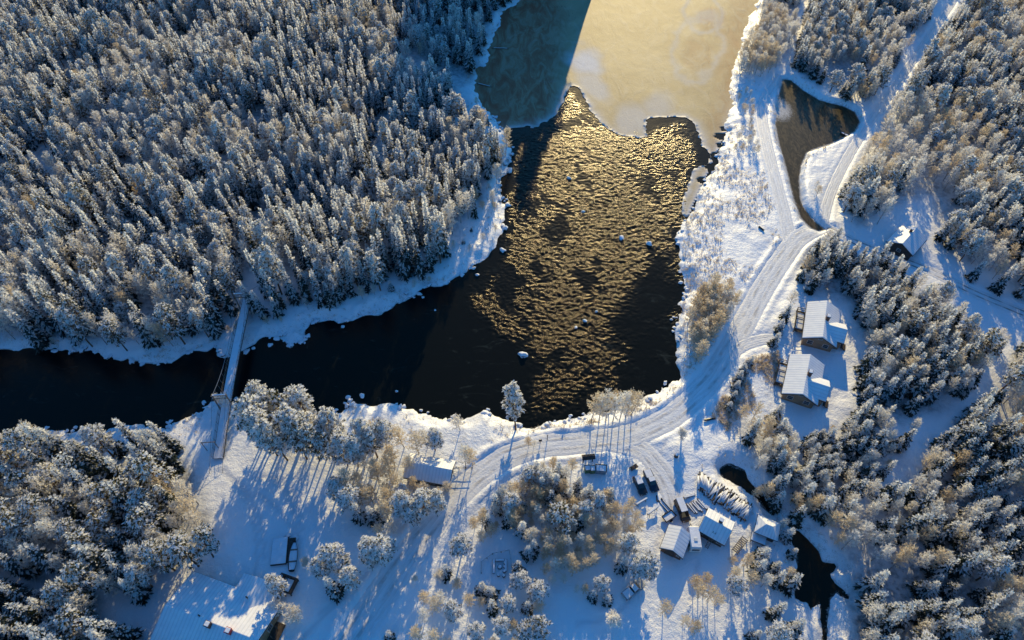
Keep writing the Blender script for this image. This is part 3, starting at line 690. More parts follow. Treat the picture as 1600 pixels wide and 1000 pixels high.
many([(625,765,'birch',6.5),(648,772,'birch',6),(668,778,'birch',5.5),(690,780,'birch',4.5),(700,770,'birch',4)], 'pale frosted birch around the white roofed shed', 'birches around the shed')
many([(632,700,'birch',8),(655,712,'birch',8.5),(612,742,'birch',8),(590,748,'birch',7.5),(640,740,'birch',7),(570,735,'birch',7),(668,700,'birch',7)], 'pale frosted birch around the white roofed shed', 'birches around the shed')
many([(556,798,'pine',9.5),(632,800,'pine',8.5),(666,806,'pine',9),(684,806,'pine',8.5),(648,818,'pine',8)], 'snowy pine in the copse beside the road', 'pines in the copse')
many([(680,955,'birch',6.5),(668,940,'birch',5.5),(692,942,'birch',6),(735,945,'birch',5),(715,920,'birch',4),(664,972,'birch',6),(655,1000,'birch',6.5),(680,1005,'birch',6)], 'frosted birch on the verge left of the bench ring', 'birches on the verge')
many([(708,962,'pine',6),(770,955,'spruce',5.5),(752,925,'spruce',4.5),(766,930,'spruce',4.2),(794,952,'pine',5.5),(812,915,'pine',5),(808,895,'spruce',5),(826,870,'spruce',5),(832,862,'spruce',5.5),(840,930,'pine',5.5),(824,952,'spruce',4.5),(842,952,'birch',3.5),(754,945,'birch',3)],
     'snow laden young conifer around the bench ring', 'young trees around the bench ring')
many([(745,1000,'pine',5.5),(785,985,'pine',5.5),(800,985,'birch',3.6),(820,992,'pine',5),(838,990,'pine',6),(806,1012,'birch',4),(866,1012,'spruce',4),(770,1010,'birch',4),(700,1012,'birch',4)], 'small snowy tree along the lower edge of the clearing', 'trees along the lower edge of the clearing')
many([(850,895,'birch',4.2),(872,885,'birch',4.5),(888,872,'birch',4),(862,910,'birch',3.5),(905,880,'birch',4),(880,910,'birch',2.8),(922,868,'birch',4.5),(930,848,'birch',4.5),(945,868,'birch',4),(900,925,'birch',2.5)], 'small frosted birch in the clearing below the thicket', 'small birches in the clearing')
many([(938,925,'pine',5.5),(926,935,'spruce',4),(912,925,'birch',3.5),(948,940,'spruce',4)], 'snowy tree in the little group left of the pickup', 'trees left of the pickup')
many([(1090,930,'birch',5.5),(1104,938,'birch',5.5),(1115,946,'birch',5),(1082,918,'birch',4.5),(1098,918,'birch',5)], 'thick frosted bush of birch at the yard edge', 'birch thicket at the yard edge')
many([(835,757,'birch',5),(818,772,'birch',5),(848,742,'birch',4.5),(863,738,'birch',5),(893,735,'birch',4.5),(806,790,'birch',4.5),(755,812,'birch',5),(742,825,'birch',4.5),(768,835,'birch',4),(752,845,'birch',4)], 'sunlit sapling between the road and the thicket', 'saplings beside the road')

ZONES.append(([(745,150),(760,190),(795,235),(785,300),(775,370),(720,415),(650,450),(560,480),(480,490),(430,515),(300,545),(150,545),(0,540),(0,525),(300,525),(430,485),(540,465),(650,430),(715,380),(755,320),(765,270),(740,200)], 3.6, (.08,.0,.92), (1.6,4.6), 'on the snowy strip of the far bank'))
ZONES.append(([(1510,508),(1590,540),(1700,580),(1650,590),(1590,560),(1560,575),(1540,545)], 2.8, (.7,.0,.3), (3.5,6), 'just below the rutted road'))
LANDMARKS = [(385,470,16,'near the north end of the footbridge'),(340,690,14,'near the south end of the footbridge'),(1286,505,15,'close behind the upper log cabin'),(1262,592,15,'close to the lower log cabin'),(1422,378,16,'around the small cabin by the rutted road'),
 (1120,822,14,'near the yard buildings'),(1192,832,14,'near the hip roofed hut'),(1290,200,22,'near the brown pond'),(340,960,20,'near the big white roofed house'),(1290,900,16,'beside the dark lower pond')]
LMW = [(at(a, b)[:2], r, w) for a, b, r, w in LANDMARKS]

NOUN = {'spruce': 'spruce', 'pine': 'pine', 'birch': 'birch', 'shrub': 'bush'}
TREES = []     # x, y, kind, height, label, group
taken = {}
def free_spot(x, y, s):
    cx, cy = int(x // 4), int(y // 4)
    for i in (-1, 0, 1):
        for j in (-1, 0, 1):
            for (a, b) in taken.get((cx + i, cy + j), ()):
                if (a - x) ** 2 + (b - y) ** 2 < s * s: return False
    return True
def take(x, y): taken.setdefault((int(x // 4), int(y // 4)), []).append((x, y))

for (px, py, kind, h, label, grp) in SOLO:
    p = at(px, py); TREES.append((p[0], p[1], kind, h, label, grp)); take(p[0], p[1])
for zi, (poly, sp, mix, hr, words) in enumerate(ZONES):
    W = wpoly(poly); lo, hi = W.min(0), W.max(0)
    gx, gy = np.meshgrid(np.arange(lo[0], hi[0], sp), np.arange(lo[1], hi[1], sp * .9)); C = np.stack([gx.ravel(), gy.ravel()], 1)
    C += RNG.uniform(-.46, .46, C.shape) * sp; C = C[inside(C, W)]
    Fz = field(C); ok = (Fz['land'] > (1.2 if zi != 6 else .9)) & (Fz['road'] > 1.1)
    dens = fbm(C[:, 0], C[:, 1], 11, 90 + zi, 3); ok &= dens > .27 + RNG.random(len(C)) * .10
    kn = fbm(C[:, 0], C[:, 1], 13, 120 + zi, 2); hn = fbm(C[:, 0], C[:, 1], 16, 140 + zi, 2)
    for i in np.where(ok)[0]:
        x, y = C[i]
        if any((x - c[0]) ** 2 + (y - c[1]) ** 2 < r * r for c, r in BUILDING_CLEAR) or not free_spot(x, y, sp * .5): continue
        u = np.clip((kn[i] - .5) * 1.5 + random.random(), 0, .9999)
        kind = 'spruce' if u < mix[0] else 'pine' if u < mix[0] + mix[1] else 'birch'
        t = np.clip(.25 + .5 * random.random() + (hn[i] - .5) * 1.2, 0, 1); h = (hr[0] + (hr[1] - hr[0]) * t) * 1.04
        if zi == 0: h *= 1 + .38 * float(sstep(132, 104, y))
        if kind == 'birch': h *= .85
        q_ = random.random()
        if q_ < .18: h *= random.uniform(.42, .75)
        elif q_ > .93: h *= random.uniform(1.1, 1.28)
        px, py, k = to_px(x, y); near = [w for c, r, w in LMW if (c[0] - x) ** 2 + (c[1] - y) ** 2 < r * r]
        size = 'tall' if h > hr[0] + (hr[1] - hr[0]) * .62 else 'small' if h < hr[0] * .8 else 'medium'
        look = {'spruce': ('dark', 'snow striped spruce'), 'pine': ('bushy', 'snow lumped pine'), 'birch': ('pale', 'hoar frosted birch')}[kind]
        label = f'{size} {look[1]} {near[0] if near else words}'
        TREES.append((x, y, kind, h, label, f'{NOUN[kind]} trees {near[0] if near else words}')); take(x, y)
# the wooded headland beyond the top of the frame that shades the left half of the ice
for _ in range(230):
    x, y = random.uniform(-40, 31), random.uniform(262, 318)
    if free_spot(x, y, 2.6): TREES.append((x, y, random.choice(('spruce', 'pine')), random.uniform(10, 14), None, None)); take(x, y)
for _ in range(260):
    x, y = random.uniform(100, 260), random.uniform(262, 300)
    if free_spot(x, y, 2.8): TREES.append((x, y, random.choice(('spruce', 'birch')), random.uniform(6, 9), None, None)); take(x, y)

TZ = height(np.array([[t[0], t[1]] for t in TREES]))
NAMES = {'spruce': 'snowy_spruce', 'pine': 'snowy_pine', 'birch': 'frosted_birch', 'shrub': 'frosted_bush'}
score = []
for i, (x, y, kind, h, label, grp) in enumerate(TREES):
    px, py, k = to_px(x, y, TZ[i] + h * .6)
    ins = -10 < px < 1610 and -10 < py < 1010
    score.append((k * h if ins and label else -1) + (1e6 if i < len(SOLO) else 0))
FIRST = {}
NLIGHT = {'spruce': 5, 'pine': 4, 'birch': 4, 'shrub': 3}
def pick(kk, x, y):
    """trees in the two lower corners of the valley carry less snow"""
    px, py, k = to_px(x, y); n, nl = len(PROTO[kk]), NLIGHT[kk]
    p = .8 if (py > 690 and px > 1290) or (py > 730 and px < 330) else .35 if px > 1230 or (px < 250 and y < 150) else .12
    if kk == 'birch': p = .75 if 540 < px < 1180 and py > 400 else .6 if 740 < px < 1180 else .3 if px > 1180 else .12
    return random.randrange(nl, n) if n > nl and random.random() < p else random.randrange(nl)
def put_tree(i, proto_i):
    x, y, kind, h, label, grp = TREES[i]
    kk = 'pine' if kind == 'leaner' else kind
    (tm, cm), H0 = PROTO[kk][proto_i]
    e = empty(NAMES[kk], (x, y, TZ[i]), random.uniform(0, 6.28), label, 'bush' if kk == 'shrub' else 'tree', grp)
    s = h / H0; w = s ** .6 * random.uniform(.88, 1.14) if kk != 'shrub' else s
    if kk in ('spruce', 'pine'): w = (s ** .45) * random.uniform(.85, 1.12)
    if y > 88 and x < 12 and kk != 'birch': w *= .80
    e.scale = (w, w, s); e.rotation_euler = (random.gauss(0, .035), random.gauss(0, .035), e.rotation_euler[2])
    if kind == 'leaner': e.rotation_euler = (-.26, .02, .4); e.scale = (1.0, 1.0, s)
    for nm, me in (('trunk', tm), ('crown', cm)):
        o = bpy.data.objects.new(nm, me); COL.objects.link(o); o.parent = e
        FIRST.setdefault((kk, proto_i), {})[nm] = FIRST.get((kk, proto_i), {}).get(nm) or o
    return e

order = {}
for i, t in enumerate(TREES):
    kk = 'pine' if t[2] == 'leaner' else t[2]
    order.setdefault(kk, []).append(i)
REST = {}
for kk, idx in order.items():
    idx.sort(key=lambda i: -score[i]); npv = len(PROTO[kk])
    one = [i for i in idx if score[i] > 0][:300]; rest = [i for i in idx if i not in set(one)]
    for n, i in enumerate(one): put_tree(i, n % npv if n < npv else pick(kk, TREES[i][0], TREES[i][1]))
    REST[kk] = rest

def scatter_tree(name, pts, rot, scl, var, sources, matless=None):
    """one object whose points carry copies of the trees built above (geometry nodes)"""
    me = bpy.data.meshes.new(name); me.from_pydata([tuple(p) for p in pts], [], [])
    a = me.attributes.new('rot', 'FLOAT_VECTOR', 'POINT'); a.data.foreach_set('vector', np.asarray(rot, dtype=np.float32).ravel())
    a = me.attributes.new('scl', 'FLOAT_VECTOR', 'POINT'); a.data.foreach_set('vector', np.asarray(scl, dtype=np.float32).ravel())
    a = me.attributes.new('var', 'INT', 'POINT'); a.data.foreach_set('value', np.asarray(var, dtype=np.int32))
    o = bpy.data.objects.new(name, me); COL.objects.link(o)
    ng = bpy.data.node_groups.new(name, 'GeometryNodeTree')
    ng.interface.new_socket('Geometry', in_out='INPUT', socket_type='NodeSocketGeometry'); ng.interface.new_socket('Geometry', in_out='OUTPUT', socket_type='NodeSocketGeometry')
    nn, lk = ng.nodes, ng.links
    gi, go = nn.new('NodeGroupInput'), nn.new('NodeGroupOutput'); join = nn.new('GeometryNodeJoinGeometry')
    def named(nm, ty):
        n = nn.new('GeometryNodeInputNamedAttribute'); n.data_type = ty; n.inputs[0].default_value = nm; return n.outputs[0]
    r, s, v = named('rot', 'FLOAT_VECTOR'), named('scl', 'FLOAT_VECTOR'), named('var', 'INT')
    e2r = nn.new('FunctionNodeEulerToRotation'); lk.new(r, e2r.inputs[0])
    for k, objs in enumerate(sources):
        cmp_ = nn.new('FunctionNodeCompare'); cmp_.data_type = 'INT'; cmp_.operation = 'EQUAL'
        ia = [q for q in cmp_.inputs if q.type == 'INT']; lk.new(v, ia[0]); ia[1].default_value = k
        j2 = nn.new('GeometryNodeJoinGeometry')
        for ob in objs:
            oi = nn.new('GeometryNodeObjectInfo'); oi.transform_space = 'ORIGINAL'; oi.inputs[0].default_value = ob
            lk.new(oi.outputs['Geometry'], j2.inputs[0])
        g2i = nn.new('GeometryNodeGeometryToInstance'); lk.new(j2.outputs[0], g2i.inputs[0])
        iop = nn.new('GeometryNodeInstanceOnPoints'); lk.new(gi.outputs[0], iop.inputs['Points']); lk.new(cmp_.outputs[0], iop.inputs['Selection'])
        lk.new(g2i.outputs[0], iop.inputs['Instance']); lk.new(e2r.outputs[0], iop.inputs['Rotation']); lk.new(s, iop.inputs['Scale'])
        lk.new(iop.outputs[0], join.inputs[0])
    lk.new(join.outputs[0], go.inputs[0])
    md = o.modifiers.new('trees', 'NODES'); md.node_group = ng; return o

for kk, rest in REST.items():
    if not rest: continue
    npv = len(PROTO[kk]); R_, S_, V_, Pq = [], [], [], []
    for i in rest:
        x, y, kind, h, _, _ = TREES[i]; s = h / PROTO[kk][0][1]
        w = (s ** .45 if kk != 'birch' else s ** .6) * random.uniform(.85, 1.14)
        if y > 88 and x < 12 and kk != 'birch': w *= .80
        Pq.append((x, y, TZ[i])); R_.append((random.gauss(0, .035), random.gauss(0, .035), random.uniform(0, 6.28))); S_.append((w, w, s)); V_.append(pick(kk, x, y))
    o = scatter_tree({'spruce': 'spruce_forest', 'pine': 'pine_forest', 'birch': 'birch_forest', 'shrub': 'bush_cover'}[kk], Pq, R_, S_, V_, [list(FIRST[(kk, k)].values()) for k in range(npv)])
    tag(o, {'spruce': 'farther mass of dark snowy spruces filling the forest floor', 'pine': 'farther mass of snow topped pines across the river', 'birch': 'farther mass of frosted pale birches in the woods', 'shrub': 'farther low frosted bushes'}[kk], 'forest', None, 'stuff')
print('TREES', {k: (len(v), len(REST[k])) for k, v in order.items()})

# ------------------------------------------------------------------ frosted grass and low twigs along the banks and on rough ground
cand = []
def tuft_points(poly, n, zseed, thr):
    lo, hi = poly.min(0), poly.max(0); C = RNG.uniform(lo, hi, (n, 2)); C = C[inside(C, poly)]
    return C[fbm(C[:, 0], C[:, 1], 7, zseed, 2) > thr]
for q in VEG: cand.append(tuft_points(q, 4500, 160, .5))
edge = np.column_stack([RNG.uniform(-110, 190, 60000), RNG.uniform(40, 245, 60000)]); Fe = field(edge)
keep = (Fe['land'] > .6) & (Fe['land'] < 7 - 9 * RNG.random(len(edge)) ** .5 + 3) & (fbm(edge[:, 0], edge[:, 1], 5, 161, 2) > .48); cand.append(edge[keep])
C = np.vstack(cand); Fc = field(C); C = C[(Fc['road'] > .8) & (Fc['land'] > .5)]
if len(C) > 11000: C = C[RNG.permutation(len(C))[:11000]]
hz = height(C); nb = 7; n = len(C)
bp = np.repeat(np.column_stack([C, hz - .03]), nb, 0); m_ = len(bp)
hh = np.repeat(RNG.uniform(.22, .75, n) * (.5 + fbm(C[:, 0], C[:, 1], 4, 162)), nb) * RNG.uniform(.6, 1.1, m_)
bp[:, :2] += RNG.normal(0, .16, (m_, 2)); d = np.column_stack([RNG.normal(0, .55, (m_, 2)), np.ones(m_)]); d /= np.linalg.norm(d, axis=1)[:, None]
an = RNG.uniform(0, 6.28, m_); sd_ = np.column_stack([np.cos(an), np.sin(an), np.zeros(m_)]) * (.035 + .05 * hh)[:, None]
tip = bp + d * hh[:, None]; mid = bp + d * (hh * .6)[:, None]
V = np.stack([bp, mid + sd_, tip, mid - sd_], 1).reshape(-1, 3); Fq = np.arange(len(V)).reshape(-1, 4)
o = bpy.data.objects.new('frosted_grass', np_mesh('frosted_grass', V, Fq, [M['frost2']])); COL.objects.link(o)
tag(o, 'frosted grass and low twigs on the banks and rough snow', 'grass', None, 'stuff')

# ------------------------------------------------------------------ buildings
def roof_section(hw, ze, zr, up, th, inset=0.0):
    s = (zr - ze) / hw; w = hw - inset; e = zr - s * w
    return [(-w, e + up), (0, zr + up), (w, e + up), (w, e + up - th), (0, zr + up - th * 1.1), (-w, e + up - th)]

def xf(mb, Mx):
    mb.v = [tuple(Mx @ Vector(p)) for p in mb.v]; return mb

def add_window(parent, x, y, z, nx, ny, w, h):
    """framed window on a wall; n points out of the wall"""
    a = math.atan2(ny, nx); Mx = Matrix.Translation((x, y, z)) @ Matrix.Rotation(a, 4, 'Z')
    fr = MB(); t = .09
    for yy in (-w / 2, w / 2): fr.box((.03, yy, 0), (.08, t, h + t))
    for zz in (-h / 2, 0, h / 2): fr.box((.028, 0, zz), (.07, w - t, t * (.6 if zz == 0 else 1)))
    f = xf(fr, Mx).build('window', M['trim'], parent)
    xf(MB().box((.012, 0, 0), (.012, w - .02, h - .02)), Mx).build('pane', M['glass'], f); return f

def add_door(parent, x, y, z0, nx, ny, mat='dwood', w=.95):
    a = math.atan2(ny, nx); Mx = Matrix.Translation((x, y, z0)) @ Matrix.Rotation(a, 4, 'Z')
    b = MB().box((.03, 0, 1.0), (.07, w, 2.0))
    for k in (-1, 1): b.box((.045, k * (w / 2 + .05), 1.02), (.09, .1, 2.1))
    b.box((.045, 0, 2.1), (.09, w + .2, .1)); d = xf(b, Mx).build('door', M[mat], parent)
    xf(MB().tube((.1, w * .36, 1.0), (.1, w * .36, 1.14), .02), Mx).build('handle', M['steel'], d)

def house_frame(ra, rb, ev, ze, zr):
    A, B, E = at(*ra, zr), at(*rb, zr), at(*ev, ze)
    c = (A + B) / 2; d = B - A; L = np.hypot(d[0], d[1]); yaw = math.atan2(d[1], d[0])
    n = np.array([-math.sin(yaw), math.cos(yaw)]); hw = abs((E[:2] - c[:2]) @ n)
    return c, yaw, L, hw

def gable_house(name, label, cat, ra, rb, ev, ze, zr, wall, chim=None, hw=None, L=None, over=.5, roofmat='roof_snow', snow=.24):
    c, yaw, L_, hw_ = house_frame(ra, rb, ev, ze, zr); hw = hw or hw_; L = L or L_
    z0 = gz(c[0], c[1]) - .05; e = empty(name, (c[0], c[1], z0), yaw, label, cat); ze -= z0; zr -= z0
    s = (zr - ze) / hw; wy, wx = hw - over, L / 2 - over; zt = zr - s * wy - .20
    w = MB().prism([(-wy, -.4), (wy, -.4), (wy, zt), (0, zr - .22), (-wy, zt)], -wx, wx); w.build('wall', M[wall], e)
    r = MB().prism(roof_section(hw, ze, zr, 0, .18), -L / 2, L / 2).build('roof', M['roofdark'], e)
    MB().prism(roof_section(hw, ze, zr, snow, snow - .004, .07), -L / 2 + .06, L / 2 - .06).build('snow_layer', M[roofmat], r, bevel=.07)
    if chim:
        for cx, cy, sz in chim:
            zc = zr - s * abs(cy); b = MB().box((cx, cy, zc + .25), (sz, sz, 1.7)); b.box((cx, cy, zc + 1.14), (sz + .16, sz + .16, .1))
            ch = b.build('chimney', M['brick'], r); MB().box((cx, cy, zc + 1.26), (sz + .1, sz + .1, .14)).build('snow_cap', M['snow'], ch, bevel=.05)
    return e, dict(c=c, yaw=yaw, L=L, hw=hw, wx=wx, wy=wy, ze=ze, zr=zr, s=s, zt=zt, roof=r)

def cross_gable(e, g, x, side, length, hw2, drop, wall, snow=.24):
    """second roof running out of the main one towards side*y"""
    zr2 = g['zr'] - drop; ze2 = zr2 - g['s'] * hw2; Mx = Matrix.Translation((x, 0, 0)) @ Matrix.Rotation(side * PI / 2, 4, 'Z')
    xf(MB().prism([(-hw2 + .4, -.4), (hw2 - .4, -.4), (hw2 - .4, zr2 - g['s'] * (hw2 - .4) - .2), (0, zr2 - .22), (-hw2 + .4, zr2 - g['s'] * (hw2 - .4) - .2)], g['wy'] - .2, length - .45), Mx).build('wing_wall', M[wall], e)
    r = xf(MB().prism(roof_section(hw2, ze2, zr2, 0, .18), .25, length), Mx).build('wing_roof', M['roofdark'], e)
    xf(MB().prism(roof_section(hw2, ze2, zr2, snow + .01, snow - .004, .07), .2, length - .06), Mx).build('snow_layer', M['roof_snow'], r, bevel=.07)
    return zr2, ze2

def deck(e, x0, x1, y0, y1, z, rail_side):
    """railed wooden deck in local coordinates"""
    b = MB()
    n = max(3, int(abs(x1 - x0) / .3))
    for i in range(n): b.box((x0 + (i + .5) * (x1 - x0) / n, (y0 + y1) / 2, z), ((x1 - x0) / n - .03, abs(y1 - y0), .07))
    for x in (x0 + .1, x1 - .1):
        for y in (y0, y1): b.box((x, y, z / 2 - .3), (.14, .14, z + .5))
    d = b.build('deck', M['dwood'], e)
    r = MB()
    for i in range(7): r.box((x0 + i * (x1 - x0) / 6, rail_side, z + .53), (.1, .1, 1.0))
    for zz in (.45, 1.0): r.box(((x0 + x1) / 2, rail_side, z + zz), (x1 - x0, .13, .1))
    for x in (x0, (x0 + x1) / 2 - .3, x1):
        r.box((x, (y0 + y1) / 2, z + 1.0), (.12, abs(y1 - y0), .1)); r.box((x, (y0 + y1) / 2, z + .45), (.1, abs(y1 - y0), .08))
    r.build('railing', M['dwood'], d)
    MB().box(((x0 + x1) / 2, (y0 + y1) / 2, z + .09), (x1 - x0 - 1.4, abs(y1 - y0) - .5, .1)).build('snow_patch', M['snow'], d, bevel=.04)

def cabin(label, ra, rb, ev):
    e, g = gable_house('log_cabin', label, 'cabin', ra, rb, ev, 2.7, 4.7, 'log', hw=3.6, over=.6)
    # local +x runs from ra to rb (towards the camera); local -y is the deck side
    s = -1 if (at(*ev, 3)[:2] - g['c'][:2]) @ np.array([-math.sin(g['yaw']), math.cos(g['yaw'])]) < 0 else 1
    zr2, ze2 = cross_gable(e, g, g['L'] * .12, -s, g['hw'] + 1.3, 2.7, .2, 'log')
    ch = MB().box((-.1, -s * .5, g['zr'] + .3), (.8, .7, 1.6)); ch.box((-.1, -s * .5, g['zr'] + 1.13), (.95, .85, .1))
    c = ch.build('chimney', M['brick'], g['roof']); MB().box((-.1, -s * .5, g['zr'] + 1.25), (.8, .7, .14)).build('snow_cap', M['snow'], c, bevel=.05)
    add_window(e, g['wx'], 0, 3.2, 1, 0, .8, .5)
    for yy in (-1.6, 1.6): add_window(e, g['wx'], yy, 1.4, 1, 0, 1.1, 1.1)
    for xx in (-3.2, 2.9): add_window(e, xx, s * g['wy'], 1.5, 0, s, 1.2, 1.2)
    add_door(e, 0, s * g['wy'], .15, 0, s)
    deck(e, -4.2, 2.0, s * (g['wy'] + .06), s * (g['wy'] + 2.0), .35, s * (g['wy'] + 2.0))
    st = MB()
    for k in range(3): st.box((g['L'] * .12 + 1.3, -s * (g['hw'] + 1.5 + .35 * k), .55 - .19 * k), (1.7, .4, .12))
    st.build('step', M['dwood'], e)
    add_window(e, g['L'] * .12, -s * (g['hw'] + 1.3 - .45), 1.5, 0, -s, 1.2, 1.1); return e, g

cabin('upper log cabin with white ribbed roof, side gable and dark railed deck', (1292,470), (1285,528), (1262,500))
cabin('lower log cabin with white roof, chimney and side gable above the wood edge', (1266,554), (1254,617), (1233,588))

e, g = gable_house('small_cabin', 'small dark log cabin with one chimney alone beside the rutted road', 'cabin', (1431,358), (1411,380), (1440,372), 2.4, 4.0, 'dlog', chim=[(-1.6, -.5, .55)], hw=3.4, L=7.6)
add_window(e, g['wx'], 0, 1.4, 1, 0, .9, .8); add_door(e, 1.0, g['wy'], .1, 0, 1); add_window(e, -1.2, g['wy'], 1.4, 0, 1, .8, .8)

e, g = gable_house('roadside_shed', 'long low shed with white roof half hidden by birches beside the road', 'shed', (634,722), (707,735), (684,758), 2.2, 3.6, 'dlog', hw=2.6)
add_door(e, g['wx'], .4, .1, 1, 0, 'wood', 1.4); add_window(e, 1.0, -g['wy'], 1.3, 0, -1, .9, .7); add_window(e, -2.2, -g['wy'], 1.3, 0, -1, .9, .7)
fe = empty('rail_fence', ground_at(720, 735), .0, 'short rail fence running from the roadside shed to the road', 'fence')
for k in range(4): MB().box((-1.5 + k * 1.2, 0, .5), (.1, .1, 1.2)).build('post', M['wood'], fe)
for zz in (.5, .95): MB().box((.3, .07, zz), (4.2, .05, .1)).build('rail', M['wood'], fe)

e, g = gable_house('log_storehouse', 'brown shed with a white ribbed roof beside the white caravan', 'shed', (1065,823), (1051,861), (1037,838), 2.1, 3.5, 'rlog', hw=2.15, over=.35)
add_door(e, g['wx'], -.3, .1, 1, 0, 'dwood', 1.4); add_window(e, g['wx'], 1.15, 1.4, 1, 0, .5, .5); add_window(e, 0, g['wy'], 1.4, 0, 1, .8, .7)

e, g = gable_house('yard_house', 'dark cabin with a ladder on its white roof, between caravan and hip roofed hut', 'cabin', (1101,806), (1144,830), (1114,841), 2.4, 3.9, 'dlog', chim=[(.2, .5, .6)], hw=2.5, over=.4)
sd_ = 1 if (at(1114, 841, 2.4)[:2] - g['c'][:2]) @ np.array([-math.sin(g['yaw']), math.cos(g['yaw'])]) > 0 else -1
for xx in (-1.8, 1.6): add_window(e, xx, sd_ * g['wy'], 1.4, 0, sd_, .9, .8)
add_door(e, .1, sd_ * g['wy'], .1, 0, sd_)
ld = empty('ladder', (g['c'][0], g['c'][1], e.location[2]), g['yaw'], 'snowy ladder leaning on the eave of the yard house', 'ladder')
p0, p1 = Vector((.1, sd_ * (g['hw'] + 1.1), .0)), Vector((.1, sd_ * 1.5, g['zr'] - g['s'] * 1.5 + .38))
for k in (-.25, .25): MB().tube(p0 + Vector((k, 0, 0)), p1 + Vector((k, 0, 0)), .05, n=5).build('rail', M['wood'], ld)
for i in range(11):
    p = p0.lerp(p1, (i + .6) / 11.5); MB().tube(p + Vector((-.25, 0, 0)), p + Vector((.25, 0, 0)), .032, n=5).build('rung', M['wood'], ld)

# hip roofed hut by the dark stream
c = ground_at(1193, 833); e = empty('hip_roof_hut', c, -.42, 'small hut with a snow covered hip roof beside the log pile', 'hut')
MB().box((0, 0, 1.0), (3.9, 3.2, 2.2)).build('wall', M['dlog'], e)
def hip(hx, hy, rx, z0, z1): return [(-hx, -hy, z0), (hx, -hy, z0), (hx, hy, z0), (-hx, hy, z0), (-rx, 0, z1), (rx, 0, z1)], [(0, 1, 5, 4), (1, 2, 5), (2, 3, 4, 5), (3, 0, 4), (3, 2, 1, 0)]
e.scale = (.84, .84, .9)
r = MB().add(*hip(2.5, 2.15, .7, 2.05, 3.25)).build('roof', M['roofdark'], e); MB().add(*hip(2.44, 2.09, .66, 2.16, 3.5)).build('snow_layer', M['roof_snow'], r, bevel=.06)
add_door(e, 0, -1.6, .05, 0, -1); add_window(e, -1.2, -1.6, 1.3, 0, -1, .6, .6)
e2 = empty('lean_to', ground_at(1182, 845), -.42, 'low flat lean-to covered in snow in front of the hip roofed hut', 'lean-to')
MB().box((0, 0, .95), (2.6, 1.9, .14), 0).build('roof', M['roofdark'], e2); MB().box((0, 0, 1.13), (2.5, 1.8, .2)).build('snow_layer', M['snow'], e2, bevel=.06)
for xx in (-1.1, 1.1):
    for yy in (-.8, .8): MB().box((xx, yy, .4), (.12, .12, .96)).build('post', M['wood'], e2)

# big house at the lower edge
e, g = gable_house('big_house', 'big house with a long snow covered roof and a red chimney at the lower edge', 'house', (258,945), (404,1001), (289,910), 3.2, 5.4, 'log', hw=6.4, over=.6)
sN = 1 if (at(289, 910, 3.2)[:2] - g['c'][:2]) @ np.array([-math.sin(g['yaw']), math.cos(g['yaw'])]) > 0 else -1
for cx, cy, mt, lb in ((-.0, -.5, 'brick', None), (3.6, -.3, 'red', 'red painted chimney')):
    zc = g['zr']; b = MB().box((cx, cy * sN, zc + .2), (.8, .8, 1.5)); b.box((cx, cy * sN, zc + 1.0), (.95, .95, .1)); ch = b.build('chimney', M[mt], g['roof'])
    if lb: ch['label'] = lb
    MB().box((cx, cy * sN, zc + 1.13), (.75, .75, .13)).build('snow_cap', M['snow'], ch, bevel=.05)
MB().tube((-2.2, .25, g['zr'] + .2), (-2.2, .25, g['zr'] + .8), .12).build('roof_vent', M['dwood'], g['roof'])
zr2, ze2 = cross_gable(e, g, 3.4, sN, g['hw'] + 2.4, 3.7, 1.1, 'log')
MB().tube((3.0, sN * 5.2, zr2 - .1), (3.0, sN * 5.2, zr2 + .85), .13).build('stove_pipe', M['dwood'], e)
for xx in (-5.5, -3.6, -1.6): add_window(e, xx, sN * g['wy'], 1.6, 0, sN, 1.1, 1.2)
for yy in (-2.6, 0, 2.6): add_window(e, g['wx'], yy, 1.6, 1, 0, 1.1, 1.2)
add_window(e, g['wx'], 0, 4.2, 1, 0, .9, .8); add_door(e, -2.6, -sN * g['wy'], .1, 0, -sN)
for xx in (-6, -4.4, 0, 2, 4.5): add_window(e, xx, -sN * g['wy'], 1.6, 0, -sN, 1.1, 1.2)
deck(e, 5.2, 8.2, sN * (g['hw'] + 2.1), sN * (g['hw'] + 4.6), .4, sN * (g['hw'] + 4.6))
pr = MB()
for k in range(5): pr.box((g['wx'] + .9 + .0 * k, -3 + 1.5 * k, 1.25), (.12, .12, 2.4))
pr.box((g['wx'] + .9, 0, .35), (1.8, 8, .1)); pr.build('porch', M['dwood'], e)

# ------------------------------------------------------------------ suspension footbridge
b0, b1 = at(386, 466, 2.6), at(341, 716, .6); d = b1 - b0; Lb = float(np.hypot(d[0], d[1])); yb = math.atan2(d[1], d[0])
e = empty('suspension_footbridge', (b0[0], b0[1], 0), yb, 'narrow snow covered suspension footbridge crossing the dark river', 'bridge')
def deck_z(x):
    t = x / Lb; return 2.55 - 2.0 * t ** 3 + .25 * math.sin(PI * min(1, t))
W2 = 1.0; ns = 44
dk, sn = MB(), MB()
for i in range(ns):
    x0, x1 = Lb * i / ns, Lb * (i + 1) / ns; z0, z1 = deck_z(x0), deck_z(x1)
    sec = lambda w, u, th: ([(x0, -w, z0 + u - th), (x0, w, z0 + u - th), (x0, w, z0 + u), (x0, -w, z0 + u), (x1, -w, z1 + u - th), (x1, w, z1 + u - th), (x1, w, z1 + u), (x1, -w, z1 + u)],
                            [(3, 2, 1, 0), (4, 5, 6, 7), (0, 1, 5, 4), (1, 2, 6, 5), (2, 3, 7, 6), (3, 0, 4, 7)])
    dk.add(*sec(W2, 0, .14)); sn.add(*sec(W2 - .12, .075, .07))
